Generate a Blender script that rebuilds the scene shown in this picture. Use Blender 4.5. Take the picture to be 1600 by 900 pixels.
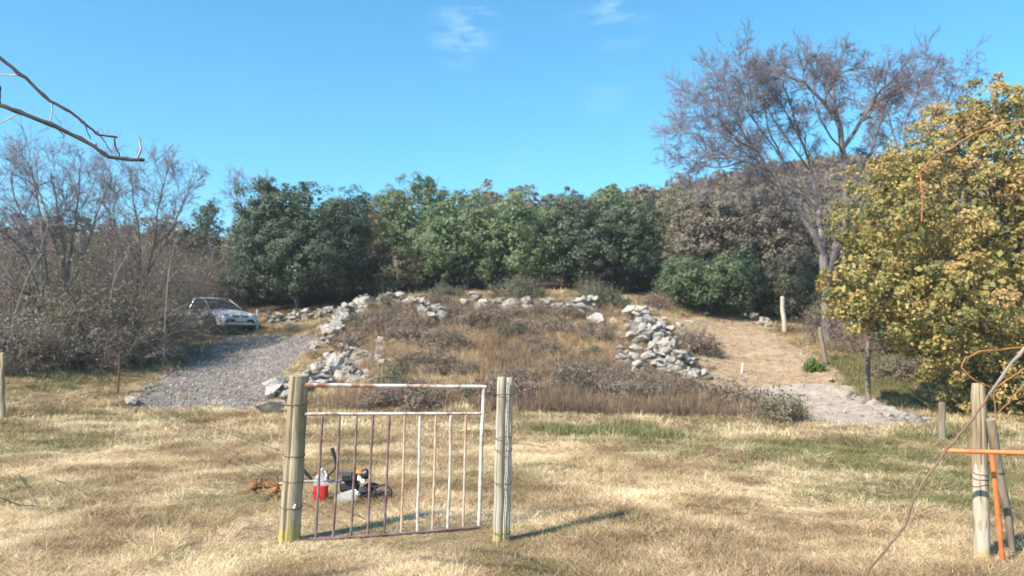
import bpy, math, random
import numpy as np
from mathutils import Vector, Matrix, noise as mnoise

for o in list(bpy.data.objects): bpy.data.objects.remove(o)
scene = bpy.context.scene
COL = scene.collection

# ------------------------------------------------------------------ camera
F = 1232.0                                  # focal length in photo pixels (1600 wide)
TILT = math.atan(90 / F)
CAMZ = 1.55
cam_d = bpy.data.cameras.new('camera'); cam = bpy.data.objects.new('camera', cam_d); COL.objects.link(cam)
cam.location = (0, 0, CAMZ); cam.rotation_euler = (math.pi / 2 + TILT, 0, 0)
cam_d.sensor_width = 36; cam_d.lens = 36 * F / 1600; cam_d.clip_start = 0.05; cam_d.clip_end = 3000
cam_d.dof.use_dof = True; cam_d.dof.focus_distance = 5.2; cam_d.dof.aperture_fstop = 2.1
scene.camera = cam

# ------------------------------------------------------------------ sky and sun
SUN_AZ = math.radians(50)                   # the shadows run this far right of straight ahead
SUN_EL = math.radians(41)
scene.view_settings.view_transform = 'Standard'
scene.view_settings.look = 'None'
scene.view_settings.exposure = 1.1
scene.view_settings.gamma = 1
world = bpy.data.worlds.new('World'); scene.world = world; world.use_nodes = True
nt = world.node_tree; nt.nodes.clear()
def N(nt, typ, **kw):
    n = nt.nodes.new(typ)
    for k, v in kw.items(): setattr(n, k, v)
    return n
w_out = N(nt, 'ShaderNodeOutputWorld'); w_bg = N(nt, 'ShaderNodeBackground'); w_bg.inputs[1].default_value = 0.125
sky = N(nt, 'ShaderNodeTexSky'); sky.sky_type = 'NISHITA'; sky.sun_disc = False
sky.sun_elevation = SUN_EL; sky.sun_rotation = SUN_AZ + math.pi
sky.air_density = 1.0; sky.dust_density = 0.3; sky.ozone_density = 1.0; sky.altitude = 100
hs = N(nt, 'ShaderNodeHueSaturation'); hs.inputs['Saturation'].default_value = 1.12; hs.inputs['Hue'].default_value = 0.485
skm = N(nt, 'ShaderNodeMixRGB'); skm.blend_type = 'MULTIPLY'; skm.inputs[0].default_value = 1; skm.inputs[2].default_value = (0.30, 0.76, 0.93, 1)
nt.links.new(sky.outputs[0], hs.inputs['Color'])
# thin wisps of cloud, high up
tc = N(nt, 'ShaderNodeTexCoord'); mp = N(nt, 'ShaderNodeMapping'); mp.inputs['Scale'].default_value = (2.2, 2.2, 7.0)
mp.inputs['Rotation'].default_value = (0.3, 0.2, 0.4)
cn = N(nt, 'ShaderNodeTexNoise'); cn.inputs['Scale'].default_value = 5.5; cn.inputs['Detail'].default_value = 9; cn.inputs['Roughness'].default_value = 0.62
cr = N(nt, 'ShaderNodeMapRange'); cr.inputs[1].default_value = 0.46; cr.inputs[2].default_value = 0.95; cr.inputs[4].default_value = 0.75
mixc = N(nt, 'ShaderNodeMixRGB'); mixc.inputs[2].default_value = (4.2, 5.2, 6.0, 1)
nt.links.new(tc.outputs['Generated'], mp.inputs[0]); nt.links.new(mp.outputs[0], cn.inputs['Vector'])
nt.links.new(cn.outputs['Fac'], cr.inputs[0])
acc = None
for (cx, cy, w_, k_) in ((722, 55, 0.055, 1.0), (745, 20, 0.05, 0.7), (962, 8, 0.07, 1.1), (940, 150, 0.06, 0.25), (800, 240, 0.05, 0.2), (380, 120, 0.05, 0.15)):
    d_ = Vector(((cx - 800) / F, math.cos(TILT) - (450 - cy) / F * math.sin(TILT), math.sin(TILT) + (450 - cy) / F * math.cos(TILT))).normalized()
    dn = N(nt, 'ShaderNodeVectorMath'); dn.operation = 'DISTANCE'; dn.inputs[1].default_value = d_; nt.links.new(tc.outputs['Generated'], dn.inputs[0])
    mr = N(nt, 'ShaderNodeMapRange'); mr.interpolation_type = 'SMOOTHSTEP'; mr.inputs[1].default_value = w_; mr.inputs[2].default_value = 0; mr.inputs[3].default_value = 0; mr.inputs[4].default_value = k_
    nt.links.new(dn.outputs['Value'], mr.inputs[0])
    if acc is None: acc = mr.outputs[0]
    else:
        ad = N(nt, 'ShaderNodeMath'); ad.operation = 'ADD'; nt.links.new(acc, ad.inputs[0]); nt.links.new(mr.outputs[0], ad.inputs[1]); acc = ad.outputs[0]
ml = N(nt, 'ShaderNodeMath'); ml.operation = 'MULTIPLY'; ml.use_clamp = True; nt.links.new(acc, ml.inputs[0]); nt.links.new(cr.outputs[0], ml.inputs[1]); nt.links.new(ml.outputs[0], mixc.inputs[0])
nt.links.new(hs.outputs[0], skm.inputs[1]); nt.links.new(skm.outputs[0], mixc.inputs[1]); nt.links.new(mixc.outputs[0], w_bg.inputs[0]); nt.links.new(w_bg.outputs[0], w_out.inputs[0])

sun_d = bpy.data.lights.new('sun', 'SUN'); sun = bpy.data.objects.new('sun', sun_d); COL.objects.link(sun)
sun_d.energy = 4.9; sun_d.angle = math.radians(0.55); sun_d.color = (1.0, 0.88, 0.74)
ldir = Vector((math.sin(SUN_AZ) * math.cos(SUN_EL), math.cos(SUN_AZ) * math.cos(SUN_EL), -math.sin(SUN_EL)))
sun.rotation_euler = ldir.to_track_quat('-Z', 'Y').to_euler()

# ------------------------------------------------------------------ projection helpers
ct, st = math.cos(TILT), math.sin(TILT)
def at(px, py, Y):
    """photo pixel at depth Y -> world point"""
    u = (px - 800) / F; v = (450 - py) / F
    dy = ct - v * st; dz = st + v * ct; s = Y / dy
    return Vector((u * s, Y, CAMZ + dz * s))

# ------------------------------------------------------------------ noise
def _h(ix, iy, seed):
    n = (ix.astype(np.int64) * 374761393 + iy.astype(np.int64) * 668265263 + seed * 982451653) & 0xffffffff
    n = ((n ^ (n >> 13)) * 1274126177) & 0xffffffff
    return ((n ^ (n >> 16)) & 0xffff) / 65535.0
def vn(x, y, seed=0):
    x = np.asarray(x, float); y = np.asarray(y, float)
    ix = np.floor(x); iy = np.floor(y); fx = x - ix; fy = y - iy
    fx = fx * fx * (3 - 2 * fx); fy = fy * fy * (3 - 2 * fy)
    a = _h(ix, iy, seed); b = _h(ix + 1, iy, seed); c = _h(ix, iy + 1, seed); d = _h(ix + 1, iy + 1, seed)
    return (a * (1 - fx) + b * fx) * (1 - fy) + (c * (1 - fx) + d * fx) * fy
def fbm(x, y, seed=0, o=3):
    s = 0; a = 1; t = 0
    for i in range(o):
        s = s + a * vn(x * 2 ** i, y * 2 ** i, seed + i * 17); t += a; a *= 0.5
    return s / t

# ------------------------------------------------------------------ terrain
ANCH = [(800, 843, 6.3), (5, 657, 16), (200, 640, 19), (420, 640, 18.6), (330, 516, 32), (300, 560, 26), (430, 519, 31.5),
        (500, 522, 29), (130, 572, 23), (30, 600, 20), (60, 540, 27), (-150, 560, 26), (520, 580, 22.3), (600, 606, 20.3),
        (520, 505, 28.5), (600, 474, 31.5), (700, 470, 31.5), (800, 470, 31), (950, 487, 29), (1000, 478, 31), (1000, 585, 22.3), (1090, 618, 20.3),
        (800, 560, 23.5), (680, 575, 22.5), (900, 560, 23.5), (800, 622, 19.2), (700, 625, 19), (950, 625, 19), (800, 662, 15.7), (1100, 500, 31), (1200, 512, 30), (1150, 572, 24.7), (1250, 640, 19.1),
        (1450, 665, 15.3), (1400, 580, 22), (1550, 610, 20), (1300, 545, 26), (1500, 560, 26), (500, 470, 37), (800, 452, 37), (1050, 465, 36), (1250, 480, 36), (250, 480, 37),
        (1700, 560, 28), (380, 580, 24.3), (600, 690, 12.7)]
P0 = [tuple(at(*a)) for a in ANCH]
for y in (-6, 0, 4, 8, 12):
    for x in (-12, -4, 4, 12): P0.append((x, y, 0.0))
for y, z in ((42, 4.6), (50, 6.2)):
    for x in (-34, -12, 12, 34): P0.append((x, y, z))
P0 = np.array(P0)
def _k(r2): return 0.5 * r2 * np.log(r2 + 1e-9)
_d2 = ((P0[:, None, :2] - P0[None, :, :2]) ** 2).sum(-1); n = len(P0)
A = np.zeros((n + 3, n + 3)); A[:n, :n] = _k(_d2) + np.eye(n) * 1.5; A[:n, n] = 1; A[:n, n + 1:] = P0[:, :2]; A[n, :n] = 1; A[n + 1:, :n] = P0[:, :2].T
RW = np.linalg.solve(A, np.r_[P0[:, 2], 0, 0, 0])
def zf(x, y):
    x = np.atleast_1d(np.asarray(x, float)); y = np.atleast_1d(np.asarray(y, float))
    yc = np.clip(y, -6, 50); lim = 0.8 * np.maximum(yc, 0) + 9
    xc = lim * np.tanh(x / lim * 0.999) if False else np.clip(x, -lim, lim)
    z = np.full(x.shape, RW[n]) + RW[n + 1] * xc + RW[n + 2] * yc
    for i in range(n): z = z + RW[i] * _k((xc - P0[i, 0]) ** 2 + (yc - P0[i, 1]) ** 2)
    z = z + np.clip(y - 50, 0, 80) * 0.13
    gl = np.exp(-((y - 6.4) / 0.9) ** 2) * (np.abs(x + 0.9) < 1.6)
    z = z + ((fbm(x * 0.9, y * 0.9, 3) - 0.5) * 0.12 + (fbm(x * 2.4, y * 3.4, 9, 3) - 0.5) * 0.075) * (1 - gl)
    return z
def g1(x, y): return float(zf(x, y)[0])
def ground_at(px, py):
    ys = np.concatenate([np.arange(4.5, 22, 0.05), np.arange(22, 60, 0.1)])
    u = (px - 800) / F; v = (450 - py) / F; dy = ct - v * st; dz = st + v * ct
    xs = u / dy * ys; zs = CAMZ + dz / dy * ys
    b = np.nonzero(zs < zf(xs, ys))[0]
    i = b[0] if len(b) else len(ys) - 1
    return Vector((xs[i], ys[i], g1(xs[i], ys[i])))
def wpoly(pts): return np.array([tuple(ground_at(*p))[:2] for p in pts])
def inpoly(x, y, poly):
    r = np.zeros(np.shape(x), bool); j = len(poly) - 1
    for i in range(len(poly)):
        xi, yi = poly[i]; xj, yj = poly[j]
        c = ((yi > y) != (yj > y)) & (x < (xj - xi) * (y - yi) / (yj - yi + 1e-12) + xi)
        r ^= c; j = i
    return r
def polydist(x, y, poly):
    d = np.full(np.shape(x), 1e9); j = len(poly) - 1
    for i in range(len(poly)):
        ax, ay = poly[j]; bx, by = poly[i]; ex, ey = bx - ax, by - ay
        t = np.clip(((x - ax) * ex + (y - ay) * ey) / (ex * ex + ey * ey + 1e-9), 0, 1)
        d = np.minimum(d, np.hypot(x - ax - t * ex, y - ay - t * ey)); j = i
    return d
def soft(x, y, poly, w=0.6, seed=5):
    """1 inside, 0 outside, with an uneven edge"""
    d = polydist(x, y, poly); s = np.where(inpoly(x, y, poly), d, -d)
    s = s + (fbm(np.asarray(x) * 0.8, np.asarray(y) * 0.8, seed) - 0.5) * 2.2 * w
    return np.clip(s / w + 0.5, 0, 1)

# ------------------------------------------------------------------ mesh helpers
def mesh_np(name, V, Fc, attrs=None, smooth=False):
    """V (n,3); Fc (m,k) quads or triangles"""
    me = bpy.data.meshes.new(name); V = np.asarray(V, np.float32); Fc = np.asarray(Fc, np.int32); k = Fc.shape[1]
    me.vertices.add(len(V)); me.vertices.foreach_set('co', V.ravel())
    me.loops.add(Fc.size); me.loops.foreach_set('vertex_index', Fc.ravel())
    me.polygons.add(len(Fc)); me.polygons.foreach_set('loop_start', np.arange(0, Fc.size, k, dtype=np.int32))
    me.polygons.foreach_set('loop_total', np.full(len(Fc), k, np.int32))
    if smooth: me.polygons.foreach_set('use_smooth', np.ones(len(Fc), bool))
    me.update(calc_edges=True)
    for nm, (typ, dom, val) in (attrs or {}).items():
        a = me.attributes.new(nm, typ, dom)
        a.data.foreach_set({'FLOAT': 'value', 'INT': 'value', 'FLOAT_VECTOR': 'vector', 'FLOAT_COLOR': 'color'}[typ], np.asarray(val, np.int32 if typ == 'INT' else np.float32).ravel())
    return me
def obj(name, me, mat=None, parent=None, loc=None):
    o = bpy.data.objects.new(name, me); COL.objects.link(o)
    if mat and me is not None and hasattr(me, 'materials') and len(me.materials) == 0: me.materials.append(mat)
    if parent: o.parent = parent
    if loc is not None: o.location = loc
    return o
def tag(o, label=None, cat=None, group=None, kind=None):
    if label: o['label'] = label
    if cat: o['category'] = cat
    if group: o['group'] = group
    if kind: o['kind'] = kind
    return o
def thing(name, label, cat, loc=(0, 0, 0), rz=0, group=None):
    o = bpy.data.objects.new(name, None); COL.objects.link(o); o.location = loc; o.rotation_euler = (0, 0, rz); o.empty_display_size = 0.2
    return tag(o, label, cat, group)
class MB:
    def __init__(s): s.V = []; s.F = []; s.n = 0
    def add(s, V, Fs):
        s.V += [tuple(v) for v in V]; s.F += [tuple(i + s.n for i in f) for f in Fs]; s.n += len(V); return s
    def box(s, c, d, R=None, taper=1.0):
        hx, hy, hz = d[0] / 2, d[1] / 2, d[2] / 2
        v = [Vector((x * (taper if z > 0 else 1) * hx, y * (taper if z > 0 else 1) * hy, z * hz)) for z in (-1, 1) for y in (-1, 1) for x in (-1, 1)]
        if R is not None: v = [R @ p for p in v]
        return s.add([p + Vector(c) for p in v], [(0, 2, 3, 1), (4, 5, 7, 6), (0, 1, 5, 4), (2, 6, 7, 3), (0, 4, 6, 2), (1, 3, 7, 5)])
    def tube(s, pts, rad, sides=10, cap=True, jit=0, rng=None, flat=1.0):
        pts = [Vector(p) for p in pts]; rads = rad if isinstance(rad, (list, tuple)) else [rad] * len(pts)
        V = []; Fs = []
        t0 = (pts[1] - pts[0]).normalized(); u = t0.orthogonal().normalized()
        for i, p in enumerate(pts):
            t = (pts[min(i + 1, len(pts) - 1)] - pts[max(i - 1, 0)]).normalized()
            u = (u - t * u.dot(t)).normalized(); w = t.cross(u)
            for k in range(sides):
                a = 2 * math.pi * k / sides; r = rads[i] * (1 + (rng.uniform(-jit, jit) if rng else 0))
                V.append(p + u * math.cos(a) * r + w * math.sin(a) * r * flat)
        for i in range(len(pts) - 1):
            for k in range(sides):
                Fs.append((i * sides + k, i * sides + (k + 1) % sides, (i + 1) * sides + (k + 1) % sides, (i + 1) * sides + k))
        if cap: Fs.append(tuple(range(sides))[::-1]); Fs.append(tuple((len(pts) - 1) * sides + k for k in range(sides)))
        return s.add(V, Fs)
    def lathe(s, prof, c=(0, 0, 0), R=None, sides=18):
        V = []; Fs = []
        for r, z in prof:
            for k in range(sides):
                a = 2 * math.pi * k / sides; p = Vector((r * math.cos(a), r * math.sin(a), z))
                V.append((R @ p if R is not None else p) + Vector(c))
        m = len(prof)
        for i in range(m - 1):
            for k in range(sides): Fs.append((i * sides + k, i * sides + (k + 1) % sides, (i + 1) * sides + (k + 1) % sides, (i + 1) * sides + k))
        Fs.append(tuple(range(sides))[::-1]); Fs.append(tuple((m - 1) * sides + k for k in range(sides)))
        return s.add(V, Fs)
    def ball(s, c, d, R=None, seg=14, rings=9, f=None):
        V = []; Fs = []
        for i in range(1, rings):
            th = math.pi * i / rings
            for k in range(seg):
                a = 2 * math.pi * k / seg; p = Vector((d[0] * math.sin(th) * math.cos(a), d[1] * math.sin(th) * math.sin(a), d[2] * math.cos(th)))
                if f: p = f(p)
                V.append((R @ p if R is not None else p) + Vector(c))
        for z in (1, -1):
            p = Vector((0, 0, d[2] * z)); V.append((R @ p if R is not None else p) + Vector(c))
        for i in range(rings - 2):
            for k in range(seg): Fs.append((i * seg + k, (i + 1) * seg + k, (i + 1) * seg + (k + 1) % seg, i * seg + (k + 1) % seg))
        T = (rings - 1) * seg
        for k in range(seg):
            Fs.append((T, k, (k + 1) % seg)); Fs.append((T + 1, (rings - 2) * seg + (k + 1) % seg, (rings - 2) * seg + k))
        return s.add(V, Fs)
    def build(s, name, mat, parent=None, smooth=True, bevel=0, loc=None):
        me = bpy.data.meshes.new(name); me.from_pydata(s.V, [], s.F); me.update()
        if smooth:
            me.polygons.foreach_set('use_smooth', np.ones(len(me.polygons), bool))
            try: me.set_sharp_from_angle(angle=math.radians(40))
            except Exception: pass
        o = obj(name, me, mat, parent, loc)
        if bevel:
            b = o.modifiers.new('bevel', 'BEVEL'); b.width = bevel; b.segments = 2; b.limit_method = 'ANGLE'
        return o
def Rz(a): return Matrix.Rotation(a, 3, 'Z')
def Rx(a): return Matrix.Rotation(a, 3, 'X')
def Ry(a): return Matrix.Rotation(a, 3, 'Y')

# ------------------------------------------------------------------ materials
def new_mat(name):
    m = bpy.data.materials.new(name); m.use_nodes = True; t = m.node_tree; b = t.nodes['Principled BSDF']; return m, t, b
def ramp(t, fac, stops):
    r = N(t, 'ShaderNodeValToRGB'); e = r.color_ramp.elements
    while len(e) > 1: e.remove(e[-1])
    e[0].position = stops[0][0]; e[0].color = (*stops[0][1], 1)
    for p, c in stops[1:]:
        q = e.new(p); q.color = (*c, 1)
    t.links.new(fac, r.inputs[0]); return r.outputs[0]
def noise_n(t, scale, detail=5, rough=0.6, vec=None, coord='Object', stretch=None):
    n_ = N(t, 'ShaderNodeTexNoise'); n_.inputs['Scale'].default_value = scale; n_.inputs['Detail'].default_value = detail; n_.inputs['Roughness'].default_value = rough
    tcn = N(t, 'ShaderNodeTexCoord'); src = tcn.outputs[coord]
    if stretch:
        m_ = N(t, 'ShaderNodeMapping'); m_.inputs['Scale'].default_value = stretch; t.links.new(src, m_.inputs[0]); src = m_.outputs[0]
    t.links.new(src, n_.inputs['Vector']); return n_.outputs['Fac']
def bump(t, b, h, strength=0.5, dist=0.02):
    n_ = N(t, 'ShaderNodeBump'); n_.inputs['Strength'].default_value = strength; n_.inputs['Distance'].default_value = dist
    t.links.new(h, n_.inputs['Height']); t.links.new(n_.outputs[0], b.inputs['Normal'])
def m_noise(name, stops, scale=6, rough=0.85, detail=6, stretch=None, bscale=None, bstr=0.5, bdist=0.01, metal=0, spec=None, lo=0.3, hi=0.7, coord='Object'):
    m, t, b = new_mat(name); f = noise_n(t, scale, detail, 0.65, stretch=stretch, coord=coord)
    st2 = [(lo + (hi - lo) * p, c) for p, c in stops]
    t.links.new(ramp(t, f, st2), b.inputs['Base Color']); b.inputs['Roughness'].default_value = rough; b.inputs['Metallic'].default_value = metal
    if spec is not None: b.inputs['Specular IOR Level'].default_value = spec
    if bscale: bump(t, b, noise_n(t, bscale, 5, 0.6, stretch=stretch, coord=coord), bstr, bdist)
    return m
def m_leaf(name, cols, transl=0.35, inst=False, rough=0.6, big=0.0, bigcols=None, spec=0.3):
    """leaf or blade colour from the tint of each leaf"""
    m, t, b = new_mat(name)
    a = N(t, 'ShaderNodeAttribute'); a.attribute_name = 'tint'; a.attribute_type = 'INSTANCER' if inst else 'GEOMETRY'
    k = len(cols); c = ramp(t, a.outputs['Fac'], [(i / max(k - 1, 1), q) for i, q in enumerate(cols)])
    b.inputs['Roughness'].default_value = rough; b.inputs['Specular IOR Level'].default_value = spec
    if inst:
        va = N(t, 'ShaderNodeAttribute'); va.attribute_name = 'vary'; mv = N(t, 'ShaderNodeVectorMath'); mv.operation = 'MULTIPLY'
        t.links.new(c, mv.inputs[0]); t.links.new(va.outputs['Vector'], mv.inputs[1]); c = mv.outputs[0]
    t.links.new(c, b.inputs['Base Color'])
    tr = N(t, 'ShaderNodeBsdfTranslucent'); t.links.new(c, tr.inputs[0])
    mx = N(t, 'ShaderNodeMixShader'); mx.inputs[0].default_value = transl
    t.links.new(b.outputs[0], mx.inputs[1]); t.links.new(tr.outputs[0], mx.inputs[2])
    t.links.new(mx.outputs[0], t.nodes['Material Output'].inputs[0]); return m
def m_plain(name, col, rough=0.5, metal=0, var=0.15, scale=30):
    lo = tuple(c * (1 - var) for c in col); hi = tuple(min(1, c * (1 + var)) for c in col)
    return m_noise(name, [(0, lo), (1, hi)], scale, rough, metal=metal)
M = {}
M['limestone'] = m_noise('limestone', [(0, (0.190, 0.162, 0.134)), (0.3, (0.403, 0.358, 0.314)), (0.65, (0.560, 0.515, 0.459)), (1, (0.739, 0.694, 0.627))], 4.5, 0.9, detail=9, bscale=7, bstr=1.0, bdist=0.10)
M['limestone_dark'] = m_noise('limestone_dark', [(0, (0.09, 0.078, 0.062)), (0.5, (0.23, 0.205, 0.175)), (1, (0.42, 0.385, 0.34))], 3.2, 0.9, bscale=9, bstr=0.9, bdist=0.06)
M['pebble'] = m_leaf('pebble', [(0.11, 0.10, 0.09), (0.18, 0.162, 0.15), (0.26, 0.235, 0.215), (0.54, 0.50, 0.46)], 0.0, inst=True, rough=0.9)
M['bark_grey'] = m_noise('bark_grey', [(0, (0.055, 0.045, 0.042)), (0.5, (0.125, 0.105, 0.10)), (1, (0.23, 0.20, 0.185))], 5, 0.95, stretch=(1, 1, 0.25), bscale=12, bdist=0.03)
M['bark_mauve'] = m_noise('bark_mauve', [(0, (0.085, 0.070, 0.07)), (0.5, (0.16, 0.135, 0.135)), (1, (0.26, 0.225, 0.215))], 2, 0.95) # m_noise('bark_mauve', [(0, (0.075, 0.064, 0.064)), (0.5, (0.158, 0.131, 0.135)), (1, (0.247, 0.210, 0.203))], 2, 0.95)
M['twig_mauve'] = m_noise('twig_mauve', [(0, (0.125, 0.108, 0.130)), (1, (0.25, 0.225, 0.265))], 1.5, 0.95)
M['twig_brown'] = m_noise('twig_brown', [(0, (0.123, 0.090, 0.072)), (0.5, (0.232, 0.174, 0.142)), (1, (0.420, 0.341, 0.275))], 2.2, 0.95)
M['twig_pale'] = m_noise('twig_pale', [(0, (0.22, 0.19, 0.16)), (1, (0.42, 0.37, 0.32))], 2, 0.95)
M['bark_dark'] = m_noise('bark_dark', [(0, (0.04, 0.034, 0.03)), (1, (0.12, 0.10, 0.085))], 4, 0.95)
M['leaf_holm'] = m_leaf('leaf_holm', [(0.045, 0.069, 0.047), (0.074, 0.108, 0.067), (0.112, 0.151, 0.095), (0.168, 0.196, 0.129)], 0.28, spec=0.4)
M['leaf_mid'] = m_leaf('leaf_mid', [(0.104, 0.152, 0.079), (0.152, 0.213, 0.110), (0.213, 0.275, 0.146), (0.287, 0.323, 0.189)], 0.33, spec=0.4)
M['leaf_olive'] = m_leaf('leaf_olive', [(0.116, 0.119, 0.075), (0.176, 0.171, 0.105), (0.237, 0.215, 0.138), (0.308, 0.264, 0.176)], 0.3)
M['leaf_greybrown'] = m_leaf('leaf_greybrown', [(0.125, 0.110, 0.088), (0.178, 0.158, 0.125), (0.24, 0.212, 0.168), (0.32, 0.28, 0.22)], 0.25)
M['leaf_rust'] = m_leaf('leaf_rust', [(0.12, 0.055, 0.035), (0.20, 0.095, 0.055), (0.27, 0.14, 0.08), (0.32, 0.19, 0.10)], 0.3)
M['leaf_ochre'] = m_leaf('leaf_ochre', [(0.11, 0.125, 0.055), (0.20, 0.20, 0.075), (0.34, 0.29, 0.10), (0.50, 0.38, 0.13), (0.54, 0.36, 0.17), (0.46, 0.27, 0.15)], 0.35)
M['leaf_bramble'] = m_leaf('leaf_bramble', [(0.13, 0.098, 0.076), (0.20, 0.152, 0.118), (0.28, 0.215, 0.165), (0.37, 0.285, 0.22)], 0.25)
M['leaf_bright'] = m_leaf('leaf_bright', [(0.06, 0.11, 0.03), (0.10, 0.17, 0.045), (0.16, 0.22, 0.06)], 0.35)
M['leaf_sage'] = m_leaf('leaf_sage', [(0.098, 0.103, 0.069), (0.149, 0.161, 0.103), (0.218, 0.218, 0.149)], 0.3)
M['blade'] = m_leaf('blade', [(0.140, 0.171, 0.057), (0.279, 0.273, 0.114), (0.356, 0.248, 0.146), (0.495, 0.368, 0.216), (0.660, 0.514, 0.311), (0.889, 0.737, 0.495)], 0.3, inst=True, rough=0.7, spec=0.25)
M['weed'] = m_leaf('weed', [(0.184, 0.184, 0.092), (0.196, 0.138, 0.109), (0.310, 0.218, 0.149), (0.460, 0.322, 0.201), (0.644, 0.483, 0.299)], 0.25, inst=True, rough=0.8, spec=0.2)
M['post_wood'] = m_noise('post_wood', [(0, (0.13, 0.10, 0.065)), (0.4, (0.27, 0.215, 0.14)), (0.75, (0.40, 0.335, 0.225)), (1, (0.50, 0.43, 0.31))], 9, 0.9, stretch=(1.6, 1.6, 0.16), bscale=26, bstr=0.8, bdist=0.008)
M['old_wood'] = m_noise('old_wood', [(0, (0.09, 0.07, 0.05)), (0.5, (0.20, 0.16, 0.12)), (1, (0.33, 0.28, 0.21))], 7, 0.95, stretch=(1.5, 1.5, 0.2), bscale=20, bdist=0.008)
M['post_pale'] = m_noise('post_pale', [(0, (0.20, 0.165, 0.125)), (0.4, (0.38, 0.335, 0.265)), (1, (0.56, 0.50, 0.41))], 8, 0.9, detail=9, stretch=(1.6, 1.6, 0.16), bscale=24, bdist=0.006)
M['lichen'] = m_noise('lichen', [(0, (0.247, 0.221, 0.039)), (1, (0.358, 0.312, 0.065))], 25, 0.95)
M['crack'] = m_plain('crack_shadowed_wood', (0.05, 0.042, 0.03), 0.95)
M['wire'] = m_plain('rusty_wire', (0.13, 0.09, 0.07), 0.7, 0.4)
M['rail_rust'] = m_noise('rail_rust', [(0, (0.20, 0.075, 0.04)), (0.36, (0.34, 0.18, 0.12)), (0.52, (0.52, 0.47, 0.43)), (1, (0.72, 0.71, 0.70))], 5.5, 0.6, detail=7, bscale=60, bdist=0.002)
M['bar_purple'] = m_noise('bar_purple', [(0, (0.10, 0.055, 0.045)), (0.5, (0.18, 0.12, 0.11)), (1, (0.32, 0.27, 0.26))], 9, 0.6, bscale=60, bdist=0.002)
M['bar_pale'] = m_noise('bar_pale', [(0, (0.30, 0.15, 0.09)), (0.4, (0.50, 0.43, 0.37)), (1, (0.72, 0.70, 0.66))], 7, 0.6, bscale=60, bdist=0.002)
M['bar_tan'] = m_noise('bar_tan', [(0, (0.32, 0.17, 0.10)), (0.5, (0.46, 0.31, 0.21)), (1, (0.62, 0.52, 0.43))], 9, 0.6, bscale=60, bdist=0.002)
M['rust_iron'] = m_noise('rust_iron', [(0, (0.07, 0.035, 0.025)), (1, (0.20, 0.09, 0.055))], 14, 0.85)
M['orange_paint'] = m_noise('orange_paint', [(0, (0.336, 0.072, 0.024)), (0.4, (0.640, 0.160, 0.048)), (1, (0.720, 0.224, 0.080))], 8, 0.5, bscale=40, bdist=0.002)
M['black_plastic'] = m_plain('black_plastic', (0.022, 0.022, 0.024), 0.45)
M['black_fabric'] = m_plain('black_fabric', (0.03, 0.03, 0.034), 0.9)
M['white_plastic'] = m_plain('white_plastic', (0.72, 0.72, 0.70), 0.4, var=0.06)
M['orange_plastic'] = m_plain('orange_plastic', (0.72, 0.19, 0.04), 0.4)
M['grey_metal'] = m_plain('grey_metal', (0.36, 0.36, 0.37), 0.4, 0.8)
M['rusty_orange'] = m_noise('rusty_orange', [(0, (0.06, 0.03, 0.015)), (0.45, (0.20, 0.09, 0.03)), (1, (0.40, 0.19, 0.06))], 26, 0.8)
M['red_fuel'] = m_plain('red_fuel', (0.52, 0.03, 0.035), 0.25, var=0.25, scale=9)
M['car_paint'] = m_plain('silver_paint', (0.66, 0.69, 0.72), 0.3, 0.25, var=0.03)
M['car_trim'] = m_plain('black_trim', (0.02, 0.021, 0.023), 0.55)
M['tyre'] = m_plain('tyre_rubber', (0.025, 0.025, 0.025), 0.9)
M['rim'] = m_plain('wheel_alloy', (0.4, 0.4, 0.42), 0.4, 0.7)
M['plate'] = m_plain('plate_white', (0.62, 0.62, 0.60), 0.5, var=0.04)
M['stake_white'] = m_plain('stake_white', (0.62, 0.63, 0.62), 0.7)
M['cane'] = m_noise('cane', [(0, (0.083, 0.047, 0.029)), (0.5, (0.156, 0.088, 0.052)), (1, (0.218, 0.140, 0.094))], 8, 0.7, bscale=60, bdist=0.001)
M['cane_orange'] = m_noise('cane_orange', [(0, (0.224, 0.088, 0.032)), (1, (0.400, 0.192, 0.072))], 8, 0.7)
M['cane_grey'] = m_noise('cane_grey', [(0, (0.144, 0.112, 0.096)), (1, (0.336, 0.280, 0.248))], 8, 0.8)
M['near_bark'] = m_noise('near_bark', [(0, (0.011, 0.008, 0.008)), (0.6, (0.026, 0.020, 0.020)), (1, (0.047, 0.040, 0.038))], 22, 0.8, bscale=70, bdist=0.002)
M['near_twig'] = m_noise('near_twig', [(0, (0.30, 0.26, 0.25)), (1, (0.60, 0.55, 0.52))], 14, 0.8)
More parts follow.
